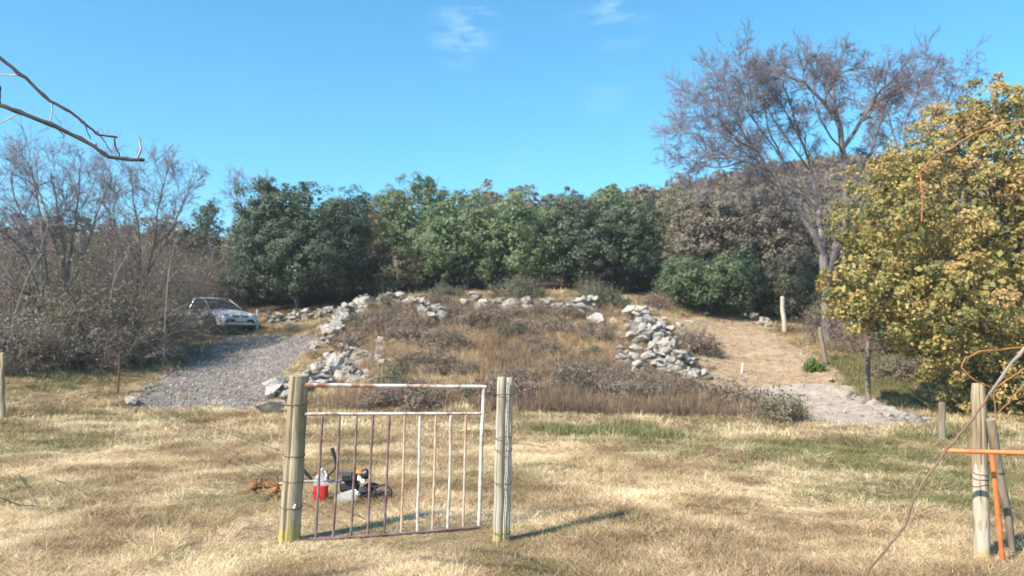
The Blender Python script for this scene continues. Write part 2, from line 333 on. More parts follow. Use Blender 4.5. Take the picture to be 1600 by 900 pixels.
for nm_, seed_ in (('post_wood', 3), ('post_pale', 7)):
    t_ = M[nm_].node_tree; b_ = t_.nodes['Principled BSDF']; src_ = b_.inputs['Base Color'].links[0].from_socket
    tcx = N(t_, 'ShaderNodeTexCoord'); sx = N(t_, 'ShaderNodeSeparateXYZ'); t_.links.new(tcx.outputs['Object'], sx.inputs[0])
    hz_ = N(t_, 'ShaderNodeMapRange'); hz_.inputs[1].default_value = 0.42; hz_.inputs[2].default_value = 0.0; t_.links.new(sx.outputs['Z'], hz_.inputs[0])
    nz_ = noise_n(t_, 9, 8, 0.7, stretch=(1, 1, 0.45)); ad_ = N(t_, 'ShaderNodeMath'); ad_.operation = 'MULTIPLY'; t_.links.new(hz_.outputs[0], ad_.inputs[0]); t_.links.new(nz_, ad_.inputs[1])
    st_ = N(t_, 'ShaderNodeMapRange'); st_.inputs[1].default_value = 0.33; st_.inputs[2].default_value = 0.42; st_.inputs[4].default_value = 0.6; t_.links.new(ad_.outputs[0], st_.inputs[0])
    mx_ = N(t_, 'ShaderNodeMixRGB'); mx_.inputs[2].default_value = (0.40, 0.34, 0.07, 1); t_.links.new(st_.outputs[0], mx_.inputs[0]); t_.links.new(src_, mx_.inputs[1]); t_.links.new(mx_.outputs[0], b_.inputs['Base Color'])
def m_glass(name, col, alpha_mix, rough=0.05):
    m, t, b = new_mat(name); b.inputs['Base Color'].default_value = (*col, 1); b.inputs['Roughness'].default_value = rough
    tr = N(t, 'ShaderNodeBsdfTransparent'); mx = N(t, 'ShaderNodeMixShader'); mx.inputs[0].default_value = alpha_mix
    t.links.new(tr.outputs[0], mx.inputs[1]); t.links.new(b.outputs[0], mx.inputs[2]); t.links.new(mx.outputs[0], t.nodes['Material Output'].inputs[0]); return m
M['clear_plastic'] = m_glass('clear_plastic', (0.75, 0.80, 0.85), 0.22, 0.10)
M['car_glass'] = m_glass('car_glass', (0.02, 0.035, 0.05), 0.985, 0.08)
M['head_glass'] = m_glass('headlight_glass', (0.55, 0.6, 0.65), 0.8, 0.1)

# ------------------------------------------------------------------ regions on the ground
DRIVE = wpoly([(186, 634), (232, 600), (285, 570), (315, 545), (352, 522), (430, 520), (508, 521), (500, 540), (468, 560), (452, 588), (432, 612), (405, 636), (330, 641), (250, 640)])
TRACK = wpoly([(1052, 498), (1110, 494), (1190, 500), (1222, 535), (1268, 560), (1315, 592), (1370, 632), (1440, 662), (1380, 668), (1250, 656), (1180, 650), (1110, 628), (1098, 590), (1080, 545)])
TRACKG = wpoly([(1110, 606), (1200, 606), (1320, 604), (1400, 640), (1450, 664), (1380, 672), (1250, 660), (1170, 652), (1112, 632)])
MOUND = wpoly([(560, 560), (545, 520), (600, 480), (700, 478), (800, 478), (940, 488), (1000, 500), (1030, 560), (1100, 620), (1200, 655), (1290, 672), (1150, 690), (980, 672), (840, 668), (700, 640), (600, 640), (520, 615)])
BRUSH = wpoly([(800, 600), (900, 598), (1000, 590), (1110, 625), (1190, 652), (1300, 672), (1180, 690), (1060, 680), (950, 668), (830, 664), (790, 640)])
GREEN = [wpoly(p) for p in (
    [(30, 590), (150, 568), (280, 555), (290, 572), (180, 585), (60, 612)],
    [(0, 688), (90, 672), (170, 680), (210, 700), (120, 712), (0, 716)],
    [(840, 668), (1000, 672), (1180, 690), (1320, 690), (1500, 672), (1560, 690), (1500, 760), (1300, 760), (1180, 735), (1000, 705), (860, 694)],
    [(300, 775), (350, 770), (355, 785), (300, 790)],
    [(190, 650), (320, 648), (330, 656), (200, 660)],
    [(1180, 700), (1600, 690), (1600, 790), (1400, 800), (1200, 775)],
    [(1290, 560), (1430, 560), (1470, 640), (1420, 640), (1330, 610)])]
TREEF = wpoly([(-300, 545), (60, 545), (250, 520), (420, 512), (560, 480), (700, 462), (1000, 468), (1230, 490), (1900, 520), (1900, 430), (1200, 435), (0, 430), (-300, 440)])

# ground sheet
def axis(segs):
    out = []
    for a, b, s in segs: out += list(np.arange(a, b, s))
    return np.array(out + [segs[-1][1]])
xs = axis([(-700, -200, 100), (-200, -60, 20), (-60, -24, 3), (-24, -15, 0.6), (-15, 15, 0.17), (15, 24, 0.6), (24, 60, 3), (60, 200, 20), (200, 700, 100)])
ys = axis([(-500, -100, 100), (-100, -10, 10), (-10, 4, 1), (4, 9, 0.09), (9, 24, 0.17), (24, 36, 0.25), (36, 60, 2), (60, 140, 8), (140, 300, 40), (300, 900, 100)])
XX, YY = np.meshgrid(xs, ys); x = XX.ravel(); y = YY.ravel(); z = zf(x, y)
nx, ny = len(xs), len(ys)
idx = np.arange(nx * ny).reshape(ny, nx)
Fq = np.stack([idx[:-1, :-1], idx[:-1, 1:], idx[1:, 1:], idx[1:, :-1]], -1).reshape(-1, 4)
def ground_color(x, y):
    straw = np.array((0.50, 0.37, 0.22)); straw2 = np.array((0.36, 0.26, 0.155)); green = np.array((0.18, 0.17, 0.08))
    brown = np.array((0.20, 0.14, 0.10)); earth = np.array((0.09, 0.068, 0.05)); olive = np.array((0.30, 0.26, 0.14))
    f = fbm(x * 0.5, y * 0.9, 21)[:, None]; c = straw * (1 - f) + straw2 * f
    p = np.clip((fbm(x * 0.28, y * 0.55, 40) - 0.52) * 5, 0, 0.55)[:, None]; c = c * (1 - p) + olive * p
    b = soft(x, y, MOUND, 1.4)[:, None] * (0.25 + 0.75 * fbm(x * 0.6, y * 0.6, 61)[:, None]); c = c * (1 - b) + brown * b
    for i, g in enumerate(GREEN):
        w = soft(x, y, g, 0.9, 70 + i)[:, None] * 0.8; c = c * (1 - w) + green * w
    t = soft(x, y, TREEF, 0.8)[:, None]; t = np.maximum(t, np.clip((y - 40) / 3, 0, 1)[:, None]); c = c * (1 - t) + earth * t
    return c
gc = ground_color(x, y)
gm, t, b = new_mat('dry_turf'); a = N(t, 'ShaderNodeAttribute'); a.attribute_name = 'gcol'
nf = noise_n(t, 7, 8, 0.75); r1 = ramp(t, nf, [(0.3, (0.55, 0.53, 0.50)), (0.5, (0.95, 0.95, 0.95)), (0.72, (1.35, 1.3, 1.2))])
nf2 = noise_n(t, 45, 6, 0.8, stretch=(1, 0.6, 1)); r2 = ramp(t, nf2, [(0.3, (0.5, 0.5, 0.5)), (0.55, (1, 1, 1)), (0.7, (1.4, 1.4, 1.35))])
m1 = N(t, 'ShaderNodeMixRGB'); m1.blend_type = 'MULTIPLY'; m1.inputs[0].default_value = 1
m2 = N(t, 'ShaderNodeMixRGB'); m2.blend_type = 'MULTIPLY'; m2.inputs[0].default_value = 1
t.links.new(a.outputs['Color'], m1.inputs[1]); t.links.new(r1, m1.inputs[2]); t.links.new(m1.outputs[0], m2.inputs[1]); t.links.new(r2, m2.inputs[2])
t.links.new(m2.outputs[0], b.inputs['Base Color']); b.inputs['Roughness'].default_value = 1; b.inputs['Specular IOR Level'].default_value = 0.1
bump(t, b, nf2, 1.0, 0.05)
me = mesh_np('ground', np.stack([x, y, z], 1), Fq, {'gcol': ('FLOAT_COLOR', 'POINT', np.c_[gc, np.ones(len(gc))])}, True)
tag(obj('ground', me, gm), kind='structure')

def patch(name, poly, mat, step, lift, seed, w=0.35):
    x0, y0 = poly.min(0) - 0.6; x1, y1 = poly.max(0) + 0.6
    xs = np.arange(x0, x1, step); ys = np.arange(y0, y1, step); XX, YY = np.meshgrid(xs, ys)
    x = XX.ravel(); y = YY.ravel(); idx = np.arange(len(x)).reshape(len(ys), len(xs))
    s = soft(x, y, poly, w, seed).reshape(len(ys), len(xs))
    z = zf(x, y) + np.where(s.ravel() > 0.25, lift, -0.03)
    keep = (s[:-1, :-1] > 0) | (s[1:, 1:] > 0) | (s[1:, :-1] > 0) | (s[:-1, 1:] > 0)
    Fq = np.stack([idx[:-1, :-1], idx[:-1, 1:], idx[1:, 1:], idx[1:, :-1]], -1)[keep]
    u, inv = np.unique(Fq.ravel(), return_inverse=True)
    me = mesh_np(name, np.stack([x, y, z], 1)[u], inv.reshape(-1, 4), None, True)
    return tag(obj(name, me, mat), kind='structure')
M['gravel'] = m_noise('gravel', [(0, (0.100, 0.085, 0.075)), (0.35, (0.180, 0.158, 0.142)), (0.7, (0.245, 0.220, 0.200)), (1, (0.380, 0.345, 0.310))], 4.5, 0.95, detail=14, bscale=22, bstr=1, bdist=0.05, lo=0.28, hi=0.74)
M['tan_soil'] = m_noise('tan_soil', [(0, (0.191, 0.131, 0.078)), (0.4, (0.331, 0.235, 0.144)), (0.8, (0.409, 0.304, 0.200)), (1, (0.479, 0.392, 0.287))], 3.2, 0.95, detail=12, bscale=14, bstr=1, bdist=0.06, lo=0.28, hi=0.72)
M['pale_gravel'] = m_noise('pale_gravel', [(0, (0.25, 0.205, 0.165)), (0.5, (0.36, 0.305, 0.26)), (1, (0.48, 0.42, 0.37))], 3.5, 0.95, detail=12, bscale=20, bstr=1, bdist=0.04)
patch('gravel_driveway', DRIVE, M['gravel'], 0.14, 0.015, 91)
patch('dirt_track', TRACK, M['tan_soil'], 0.14, 0.012, 92)
patch('gravel_turning_place', TRACKG, M['pale_gravel'], 0.14, 0.022, 93, 0.55)

# far hills
def hill(name, prof, Y, depth, mat, seed):
    px = np.linspace(prof[0][0], prof[-1][0], 260); py = np.interp(px, [p[0] for p in prof], [p[1] for p in prof])
    X = (px - 800) / F * Y; Zt = CAMZ + (540 - py) / F * Y; rows = 40; V = []
    for r in range(rows):
        f = r / (rows - 1); y_ = Y - depth * (1 - f); zz = -4 + (Zt + 4) * np.sin(f * math.pi / 2) ** 0.8
        yy = np.full_like(X, y_); V.append(np.stack([X, yy, zz + (fbm(X * 0.22, yy * 0.22 + r * 3.1, seed, 3) - 0.5) * 5.5 * f], 1))
    for r in range(6): V.append(np.stack([X, np.full_like(X, Y + 10 * (r + 1)), Zt - 6 * (r + 1)], 1))
    R_ = rows + 6; idx = np.arange(R_ * 260).reshape(R_, 260)
    Fq = np.stack([idx[:-1, :-1], idx[:-1, 1:], idx[1:, 1:], idx[1:, :-1]], -1).reshape(-1, 4)
    return tag(obj(name, mesh_np(name, np.concatenate(V), Fq, None, True), mat), kind='structure')
M['hill_scrub'] = m_noise('hill_scrub', [(0, (0.05, 0.055, 0.035)), (0.4, (0.12, 0.10, 0.065)), (0.7, (0.20, 0.14, 0.09)), (1, (0.24, 0.17, 0.11))], 0.16, 0.95, detail=12, bscale=0.5, bstr=1, bdist=2.5)
M['hill_leaf'] = m_leaf('hill_leaf', [(0.07, 0.075, 0.045), (0.13, 0.105, 0.065), (0.20, 0.14, 0.085), (0.26, 0.19, 0.12)], 0.2)
M['hill_mauve'] = m_noise('hill_mauve', [(0, (0.14, 0.15, 0.18)), (0.5, (0.19, 0.185, 0.20)), (1, (0.24, 0.22, 0.22))], 0.06, 0.95, detail=12, bscale=0.3, bstr=1, bdist=4)
hill('hill', [(-900, 430), (500, 400), (700, 380), (900, 345), (1050, 312), (1140, 292), (1220, 280), (1330, 274), (1450, 285), (1700, 310), (2400, 390)], 170, 90, M['hill_scrub'], 11)
def hill_wood():
    r_ = np.random.default_rng(8); me = bpy.data.objects['hill'].data; co = np.zeros(len(me.vertices) * 3, np.float32); me.vertices.foreach_get('co', co); co = co.reshape(-1, 3)[:260 * 41]
    pxs = 800 + co[:, 0] / co[:, 1] * F; co = co[(pxs > 560) & (pxs < 1700) & (co[:, 1] > 120)]; k = 1300; cen = co[r_.integers(0, len(co), k)] + r_.normal(0, 1.0, (k, 3)) * (1.2, 1.2, 0.2); per = 34
    ci = np.repeat(np.arange(k), per); d = norm(r_.normal(0, 1, (len(ci), 3)) + np.array((0, -0.2, 0.5))); s_ = r_.uniform(1.0, 2.3, k)[ci, None]
    v, f, t_ = leaves(cen[ci] + d * s_, d, 0.42, r_, 0.5 + r_.normal(0, .22, k)[ci] + r_.normal(0, .1, len(ci)), 0.8)
    tag(obj('hillside_wood', mesh_np('hillside_wood', v, f, {'tint': ('FLOAT', 'FACE', t_)}), M['hill_leaf']), 'brown and olive wood covering the far hillside', 'wood', kind='stuff')
hill('distant_hill', [(-1200, 380), (-100, 368), (60, 372), (180, 378), (300, 388), (500, 385), (800, 395), (1300, 380), (2500, 400)], 420, 200, M['hill_mauve'], 12)

# ------------------------------------------------------------------ vegetation generators
def norm(a): return a / (np.linalg.norm(a, axis=-1, keepdims=True) + 1e-9)
def grow(S, D, L, R, levels, rng, K=5, wander=0.25, up=0.05, klast=2):
    """levels: (children per branch, length ratio, radius ratio, spread). returns [(P (n,K+1,3), R (n,K+1)), ...]"""
    out = []
    for li in range(len(levels) + 1):
        if li == len(levels) and li > 0: K = klast
        nb = len(S); P = np.zeros((nb, K + 1, 3)); P[:, 0] = S; d = D.copy()
        for k in range(K):
            d = norm(d + rng.normal(0, wander, d.shape) + np.array((0, 0, up)))
            P[:, k + 1] = P[:, k] + d * (L / K)[:, None]
        tt = np.linspace(0, 1, K + 1); Rr = R[:, None] * (1 - 0.75 * tt)[None]
        out.append((P, Rr))
        if li == len(levels): break
        nc, lr, rr, sp = levels[li]
        bi = np.repeat(np.arange(nb), nc); tpos = rng.uniform(0.25, 1.0, len(bi)) * K
        k0 = np.minimum(tpos.astype(int), K - 1); fr = (tpos - k0)[:, None]
        S = P[bi, k0] * (1 - fr) + P[bi, k0 + 1] * fr
        base = norm(P[bi, k0 + 1] - P[bi, k0]); rnd = norm(rng.normal(0, 1, base.shape))
        D = norm(base + rnd * sp * rng.uniform(0.6, 1.3, (len(bi), 1)))
        L = L[bi] * lr * rng.uniform(0.6, 1.3, len(bi)); R = R[bi] * rr * (1.1 - 0.5 * tpos / K)
    return out
def tubes(P, R, s):
    nb, K1, _ = P.shape; T = np.zeros_like(P); T[:, 1:-1] = P[:, 2:] - P[:, :-2]; T[:, 0] = P[:, 1] - P[:, 0]; T[:, -1] = P[:, -1] - P[:, -2]; T = norm(T)
    avg = norm(P[:, -1] - P[:, 0]); ref = np.where(np.abs(avg[:, 2:3]) < 0.8, np.array([[0, 0, 1.0]]), np.array([[1.0, 0, 0]]))
    U = norm(np.cross(T, ref[:, None, :])); W = np.cross(T, U); a = np.arange(s) * 2 * math.pi / s
    V = P[:, :, None] + (U[:, :, None] * np.cos(a)[None, None, :, None] + W[:, :, None] * np.sin(a)[None, None, :, None]) * R[:, :, None, None]
    idx = np.arange(nb * K1 * s).reshape(nb, K1, s); nxt = np.roll(idx, -1, 2)
    Fq = np.stack([idx[:, :-1], nxt[:, :-1], nxt[:, 1:], idx[:, 1:]], -1).reshape(-1, 4)
    return V.reshape(-1, 3), Fq
def cat_mesh(name, parts, attrs=None):
    V = []; Fs = []; o = 0
    for v, f in parts: V.append(v); Fs.append(f + o); o += len(v)
    return mesh_np(name, np.concatenate(V), np.concatenate(Fs), attrs)
def leaves(C, Nrm, size, rng, tint, jitter=0.9, ratio=0.55, bend=0.25):
    """rhombic leaves at C facing roughly Nrm"""
    nrm = norm(Nrm + rng.normal(0, jitter, C.shape)); a = norm(np.cross(nrm, rng.normal(0, 1, C.shape))); b_ = np.cross(nrm, a)
    s = (size * rng.uniform(0.6, 1.35, len(C)))[:, None]; w = s * ratio
    V = np.stack([C - a * s, C - b_ * w + nrm * s * bend, C + a * s, C + b_ * w + nrm * s * bend * 0.6], 1).reshape(-1, 3)
    return V, np.arange(len(V)).reshape(-1, 4), np.clip(tint, 0, 1)
def clump_cloud(cen, rad, ncl, crad, per, rng, lower=-0.5, noise_a=0.18, inner=0.25):
    """clump centres over an uneven ellipsoid, leaves over each clump; returns C, N, clumpid"""
    d = norm(rng.normal(0, 1, (ncl * 3, 3))); d = d[d[:, 2] > lower][:ncl]; k = len(d)
    lump = 1 + noise_a * (2 * fbm(d[:, 0] * 2.3 + 7.7, d[:, 1] * 2.3 + d[:, 2] * 1.7 + cen[0], int(abs(cen[1] * 7)) + 3) - 1) * 1.6
    rr = np.where(rng.random(k) < inner, rng.uniform(0.55, 0.88, k), rng.uniform(0.90, 1.0, k)) * lump
    Cc = np.array(cen) + d * np.array(rad) * rr[:, None]
    cr = crad * rng.uniform(0.55, 1.35, k)
    ci = np.repeat(np.arange(k), per); dd = norm(rng.normal(0, 1, (len(ci), 3)) + d[ci] * 0.55 + np.array((0, 0, 0.25)))
    C = Cc[ci] + dd * (cr[ci] * rng.uniform(0.5, 1.05, len(ci)))[:, None] * np.array((1, 1, 0.8))
    return C, norm(dd + d[ci] * 0.4), ci
RT = 0
def tree_crown(name, lobes, mat, lsize, rng, root, ncl=70, crad=0.55, per=150, jitter=0.7, lower=-0.6, ratio=0.55, tint_bias=0.0, inner=0.25, core=260, clvar=0.13):
    global RT
    Vs = []; T = []
    for cen, rad in lobes:
        vol = (rad[0] * rad[1] * rad[2]) ** (2 / 3)
        k = max(8, int(ncl * vol / 3.0))
        C, Nn, ci = clump_cloud(cen, rad, k, crad, per, rng, lower, inner=inner)
        tb = rng.normal(0, clvar, ci.max() + 1)[ci] + (fbm(C[:, 0] * 0.7 + 5, C[:, 2] * 0.7 + C[:, 1] * 0.3, 13) - 0.5) * clvar * 3
        Nn = norm(Nn * 0.55 + norm((C - np.array(cen)) / np.array(rad)) * 0.6 + np.array((0, 0, 0.12)))
        v, f, t_ = leaves(C, Nn, lsize, rng, 0.42 + tint_bias + tb + rng.normal(0, 0.16, len(C)), jitter, ratio)
        Vs.append((v, f)); T.append(t_)
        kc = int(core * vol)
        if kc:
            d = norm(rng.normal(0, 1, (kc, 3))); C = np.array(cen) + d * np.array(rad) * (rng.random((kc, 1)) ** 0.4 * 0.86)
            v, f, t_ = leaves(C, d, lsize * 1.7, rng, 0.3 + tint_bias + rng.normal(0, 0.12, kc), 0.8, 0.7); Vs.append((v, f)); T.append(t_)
    me = cat_mesh(name, Vs, {}); a = me.attributes.new('tint', 'FLOAT', 'FACE'); tv = np.concatenate(T).astype(np.float32); a.data.foreach_set('value', tv); RT += len(tv) * 2
    return obj(name, me, mat, root)
def woody(name, levels_out, mat, root, sides=(7, 5, 4, 3, 3, 3)):
    global RT
    parts = [tubes(P, R, sides[min(i, len(sides) - 1)]) for i, (P, R) in enumerate(levels_out)]
    me = cat_mesh(name, parts); RT += sum(len(f) for _, f in parts) * 2
    me.polygons.foreach_set('use_smooth', np.ones(len(me.polygons), bool))
    return obj(name, me, mat, root)
def base_of(px, Y):
    X = (px - 800) / F * Y; return np.array((X, Y, g1(X, Y)))

def evergreen(label, px, top, hw, Y, mat, seed, basepy=None, lsize=0.056, nlobes=5, cat='tree', name='evergreen_tree', ncl=92, per=64, peak=False, group=None, crad=0.33, tint_bias=0.0, trunk=True, lower=-0.75):
    rng = np.random.default_rng(seed); b = base_of(px, Y); sc = Y / F
    zt = CAMZ + (540 - top) * sc; H = zt - b[2]; w = hw * sc
    root = thing(name, label, cat, tuple(b), group=group)
    lobes = [((0, 0, H * 0.50), (w * 0.92, w * 0.85, H * 0.49))]
    for i in range(nlobes):
        a = 2 * math.pi * i / nlobes + rng.uniform(-0.4, 0.4); rr = rng.uniform(0.42, 0.6) * w; lr = rng.uniform(0.38, 0.52) * w; hz = rng.uniform(0.28, 0.72) * H
        lobes.append(((math.cos(a) * rr, math.sin(a) * rr, hz), (lr, lr, min(lr * 1.1, H * 0.38))))
    if peak: lobes.append(((rng.uniform(-.1, .1) * w, 0, H * 0.88), (w * 0.26, w * 0.26, H * 0.16)))
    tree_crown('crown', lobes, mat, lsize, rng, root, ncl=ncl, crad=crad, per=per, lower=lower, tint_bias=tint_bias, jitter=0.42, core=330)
    if trunk:
        D = norm(np.array([[0.05, 0, 1.0], [0.35, 0.2, 1], [-0.4, -0.1, 1]])); S = np.array([[0, 0, -0.2]] * 3) + rng.normal(0, 0.08, (3, 3)) * (1, 1, 0)
        lv = grow(S, D, np.array([H * 0.7, H * 0.6, H * 0.6]), np.array([0.14, 0.1, 0.09]) * max(0.6, H / 6), [(5, 0.45, 0.4, 0.9)], rng, K=5, wander=0.12)
        woody('trunk', lv, M['bark_dark'], root)
    return root
def bush(label, px, top, hw, Y, seed, twig, leafmat=None, nst=40, lv=((5, 0.5, 0.55, 0.8), (4, 0.5, 0.6, 0.9)), nleaf=3000, lsize=0.06, rad=0.012, name='shrub', cat='shrub', arch=0.0, depth=1.0, droop=0.0, tb=0.0, leaf_low=0.0, group=None, minh=0.3):
    """many-stemmed shrub: stems fan up from the ground"""
    rng = np.random.default_rng(seed); b = base_of(px, Y); sc = Y / F; zt = CAMZ + (540 - top) * sc; H = max(minh, zt - b[2]); w = hw * sc
    root = thing(name, label, cat, tuple(b), group=group)
    a = rng.uniform(0, 2 * math.pi, nst); r = np.sqrt(rng.random(nst)); S = np.stack([np.cos(a) * r * w * 0.75, np.sin(a) * r * w * 0.75 * depth, np.zeros(nst)], 1)
    S[:, 2] = zf(S[:, 0] + b[0], S[:, 1] + b[1]) - b[2] - 0.05
    D = norm(np.stack([S[:, 0] / w * 0.55, S[:, 1] / w * 0.55, np.ones(nst)], 1) + rng.normal(0, 0.18 + arch, (nst, 3)))
    L = H * rng.uniform(0.6, 1.02, nst) * (1.05 - 0.42 * r ** 2)
    out = grow(S, D, L, np.full(nst, rad * 1.6), list(lv), rng, K=4, wander=0.16 + arch * 0.5, up=-droop, klast=1)
    woody('stems', out, twig, root, (4, 3, 3, 3))
    if leafmat and nleaf:
        tips = np.concatenate([o[0][:, 1:].reshape(-1, 3) for o in out[1:]]); tips = tips[tips[:, 2] > 0.05]
        if leaf_low: tips = tips[rng.random(len(tips)) > np.clip(tips[:, 2] / H - leaf_low, 0, 1) * 2.2]
        i = rng.integers(0, len(tips), nleaf); C = tips[i] + rng.normal(0, lsize * 1.1, (nleaf, 3))
        cl = (fbm(C[:, 0] * 1.1 + 9, C[:, 2] * 1.1 + C[:, 1], seed) - 0.5) * 0.9
        v, f, tn = leaves(C, norm(C - np.array((0, 0, H * 0.35))), lsize, rng, 0.45 + tb + cl + rng.normal(0, 0.15, nleaf), 0.8)
        me = mesh_np('leaves', v, f, {'tint': ('FLOAT', 'FACE', tn)}); obj('leaves', me, leafmat, root)
        global RT; RT += nleaf * 2
    return root

hill_wood()
# ---- evergreen wood behind the clearing
H_, Mi, Ol, GB, Ru = M['leaf_holm'], M['leaf_mid'], M['leaf_olive'], M['leaf_greybrown'], M['leaf_rust']
evergreen('big dark green holm oak behind the parked car, darkest and widest of the wood', 470, 290, 115, 35.5, H_, 1, nlobes=8, ncl=88, per=85)
evergreen('dark pointed evergreen tree behind the bare trees, left of the big dark oak', 318, 312, 40, 43, H_, 2, peak=True, nlobes=4)
evergreen('dark evergreen crown rising behind the top right of the big dark oak', 545, 291, 38, 42, H_, 3, nlobes=4)
evergreen('olive green tree behind the left shoulder of the big dark oak', 398, 318, 50, 41, Ol, 4, nlobes=4)
evergreen('tall mid green tree with a narrow pointed top beside the rust brown tree', 655, 272, 74, 38.5, Mi, 5, peak=True, nlobes=6, tint_bias=-0.05)
evergreen('broad mid green tree right of the narrow topped tree', 727, 296, 68, 36, Mi, 6, nlobes=6)
evergreen('light green leafy tree in the middle of the wood', 812, 302, 68, 36, Mi, 7, nlobes=6, tint_bias=0.12)
evergreen('dark green oak with deep shade under it, right of the light green tree', 905, 306, 68, 36, H_, 8, nlobes=6, tint_bias=0.2)
evergreen('rounded dark green oak above the black gap at the right end of the dark wood', 975, 310, 66, 36.5, H_, 9, nlobes=6, tint_bias=0.1)
evergreen('olive tree with sparse top between the dark wood and the grey brown bush', 1062, 288, 48, 42, Ol, 10, nlobes=4, tint_bias=0.1)
evergreen('rust brown autumn tree showing between two green crowns on the skyline', 614, 284, 36, 46, Ru, 11, nlobes=4, name='autumn_tree')
for i, (px, top, hw, m_, tb, lab) in enumerate([(760, 284, 55, Ol, 0.0, 'brownish green tree crown on the skyline behind the broad mid green tree'), (700, 288, 50, H_, 0.15, 'dark tree crown on the skyline right of the narrow topped tree'),
        (822, 287, 55, Ol, 0.12, 'olive brown tree crown on the skyline behind the light green tree'), (885, 288, 55, Ol, 0, 'olive tree crown on the skyline behind the dark oak with deep shade'),
        (948, 287, 55, Mi, 0.1, 'mid green tree crown on the skyline behind the rounded dark oak'), (1010, 289, 50, Ol, 0.15, 'sparse brownish tree crown on the skyline beside the sparse topped olive tree'),
        (430, 306, 60, Ol, 0.0, 'olive tree crown behind the middle of the big dark oak'), (588, 306, 45, GB, 0.0, 'grey brown tree crown in the dip between big dark oak and rust tree')]):
    evergreen(lab, px, top, hw, 47 + (i % 3) * 1.5, m_, 30 + i, nlobes=4, ncl=44, per=70, lsize=0.085, tint_bias=tb, trunk=True)
evergreen('grey brown twiggy tree left half of the pale mass beside the dark wood', 1110, 292, 70, 34, GB, 50, nlobes=6, tint_bias=0.05)
evergreen('grey brown round leafless looking tree under the tall bare tree', 1200, 272, 82, 35, GB, 51, nlobes=7, tint_bias=0.0)
evergreen('olive brown tree behind the trunk of the tall bare tree', 1290, 300, 62, 36, Ol, 52, nlobes=5, tint_bias=-0.1)
evergreen('broad green leafy shrub at the foot of the grey brown trees', 1105, 405, 88, 32.3, M['leaf_mid'], 53, nlobes=7, name='shrub', cat='shrub', tint_bias=-0.5)
evergreen('dark green undergrowth shrub below the tall bare tree', 1235, 420, 60, 32.5, Ol, 54, nlobes=4, name='shrub', cat='shrub', tint_bias=-0.1)
evergreen('shaded olive shrub behind the upper fence post', 1330, 440, 70, 30, Ol, 55, nlobes=4, name='shrub', cat='shrub', tint_bias=-0.1)
evergreen('green shrub in shade under the yellow oak', 1430, 480, 80, 25, Mi, 56, nlobes=4, name='shrub', cat='shrub', tint_bias=-0.1)
evergreen('dark evergreen shrub beside the rounded boulders, under the middle trees', 615, 390, 52, 36.5, Ol, 57, nlobes=4, name='shrub', cat='shrub', tint_bias=0.0)
evergreen('low green shrub hanging over the stones behind the parked car', 390, 400, 45, 37, H_, 58, nlobes=4, name='shrub', cat='shrub', tint_bias=0.15)

for px, top, hw, Y, m_, tb, lab in [(1385, 300, 65, 38, Ol, -0.1, 'olive brown tree behind the left side of the yellow oak'), (1480, 310, 75, 39, Ol, -0.1, 'olive brown tree hidden behind the middle of the yellow oak'), (1600, 300, 85, 38, Ol, -0.1, 'olive brown tree behind the right of the yellow oak'),
        (1730, 300, 90, 37, Ol, 0, 'olive tree beyond the right edge behind the yellow oak'), (250, 336, 60, 40, Ol, -0.05, 'olive tree behind the slim bare tree on the left'), (150, 338, 70, 41, GB, 0.0, 'grey brown tree behind the fan of thin stems'), (40, 338, 75, 41, GB, 0.0, 'grey brown tree behind the leftmost bare tree'), (-90, 350, 80, 39, Ol, 0, 'olive tree beyond the left edge of the thicket')]:
    evergreen(lab, px, top, hw, Y, m_, int(px) + 500, nlobes=4, ncl=38, per=50 if px > 1300 else 80, lsize=0.085, tint_bias=tb)
rng = np.random.default_rng(31)
def mass(name, label, cat, X, Yv, hgt, per, lsize, mat, seed, bias=0.0):
    r_ = np.random.default_rng(seed); k = len(X); ci = np.repeat(np.arange(k), per); d = norm(r_.normal(0, 1, (len(ci), 3)) + np.array((0, -0.3, 0.4)))
    cen = np.stack([X, Yv, zf(X, Yv) + hgt * 0.45], 1); rad = np.stack([hgt * 0.7, hgt * 0.7, hgt * 0.6], 1)
    C = cen[ci] + d * rad[ci] * r_.uniform(0.5, 1.05, (len(ci), 1)); v, f, t_ = leaves(C, d, lsize, r_, 0.4 + bias + r_.normal(0, .15, k)[ci] + r_.normal(0, 0.15, len(ci)), 0.8)
    global RT; RT += len(f) * 2
    return tag(obj(name, mesh_np(name, v, f, {'tint': ('FLOAT', 'FACE', t_)}), mat), label, cat, kind='stuff')
Xu = rng.uniform(-24, 22, 150); mass('undergrowth', 'dark leafy undergrowth in the shade below the wood', 'undergrowth', Xu, rng.uniform(37.5, 42, 150) , rng.uniform(0.8, 1.9, 150), 230, 0.10, H_, 5, -0.1)
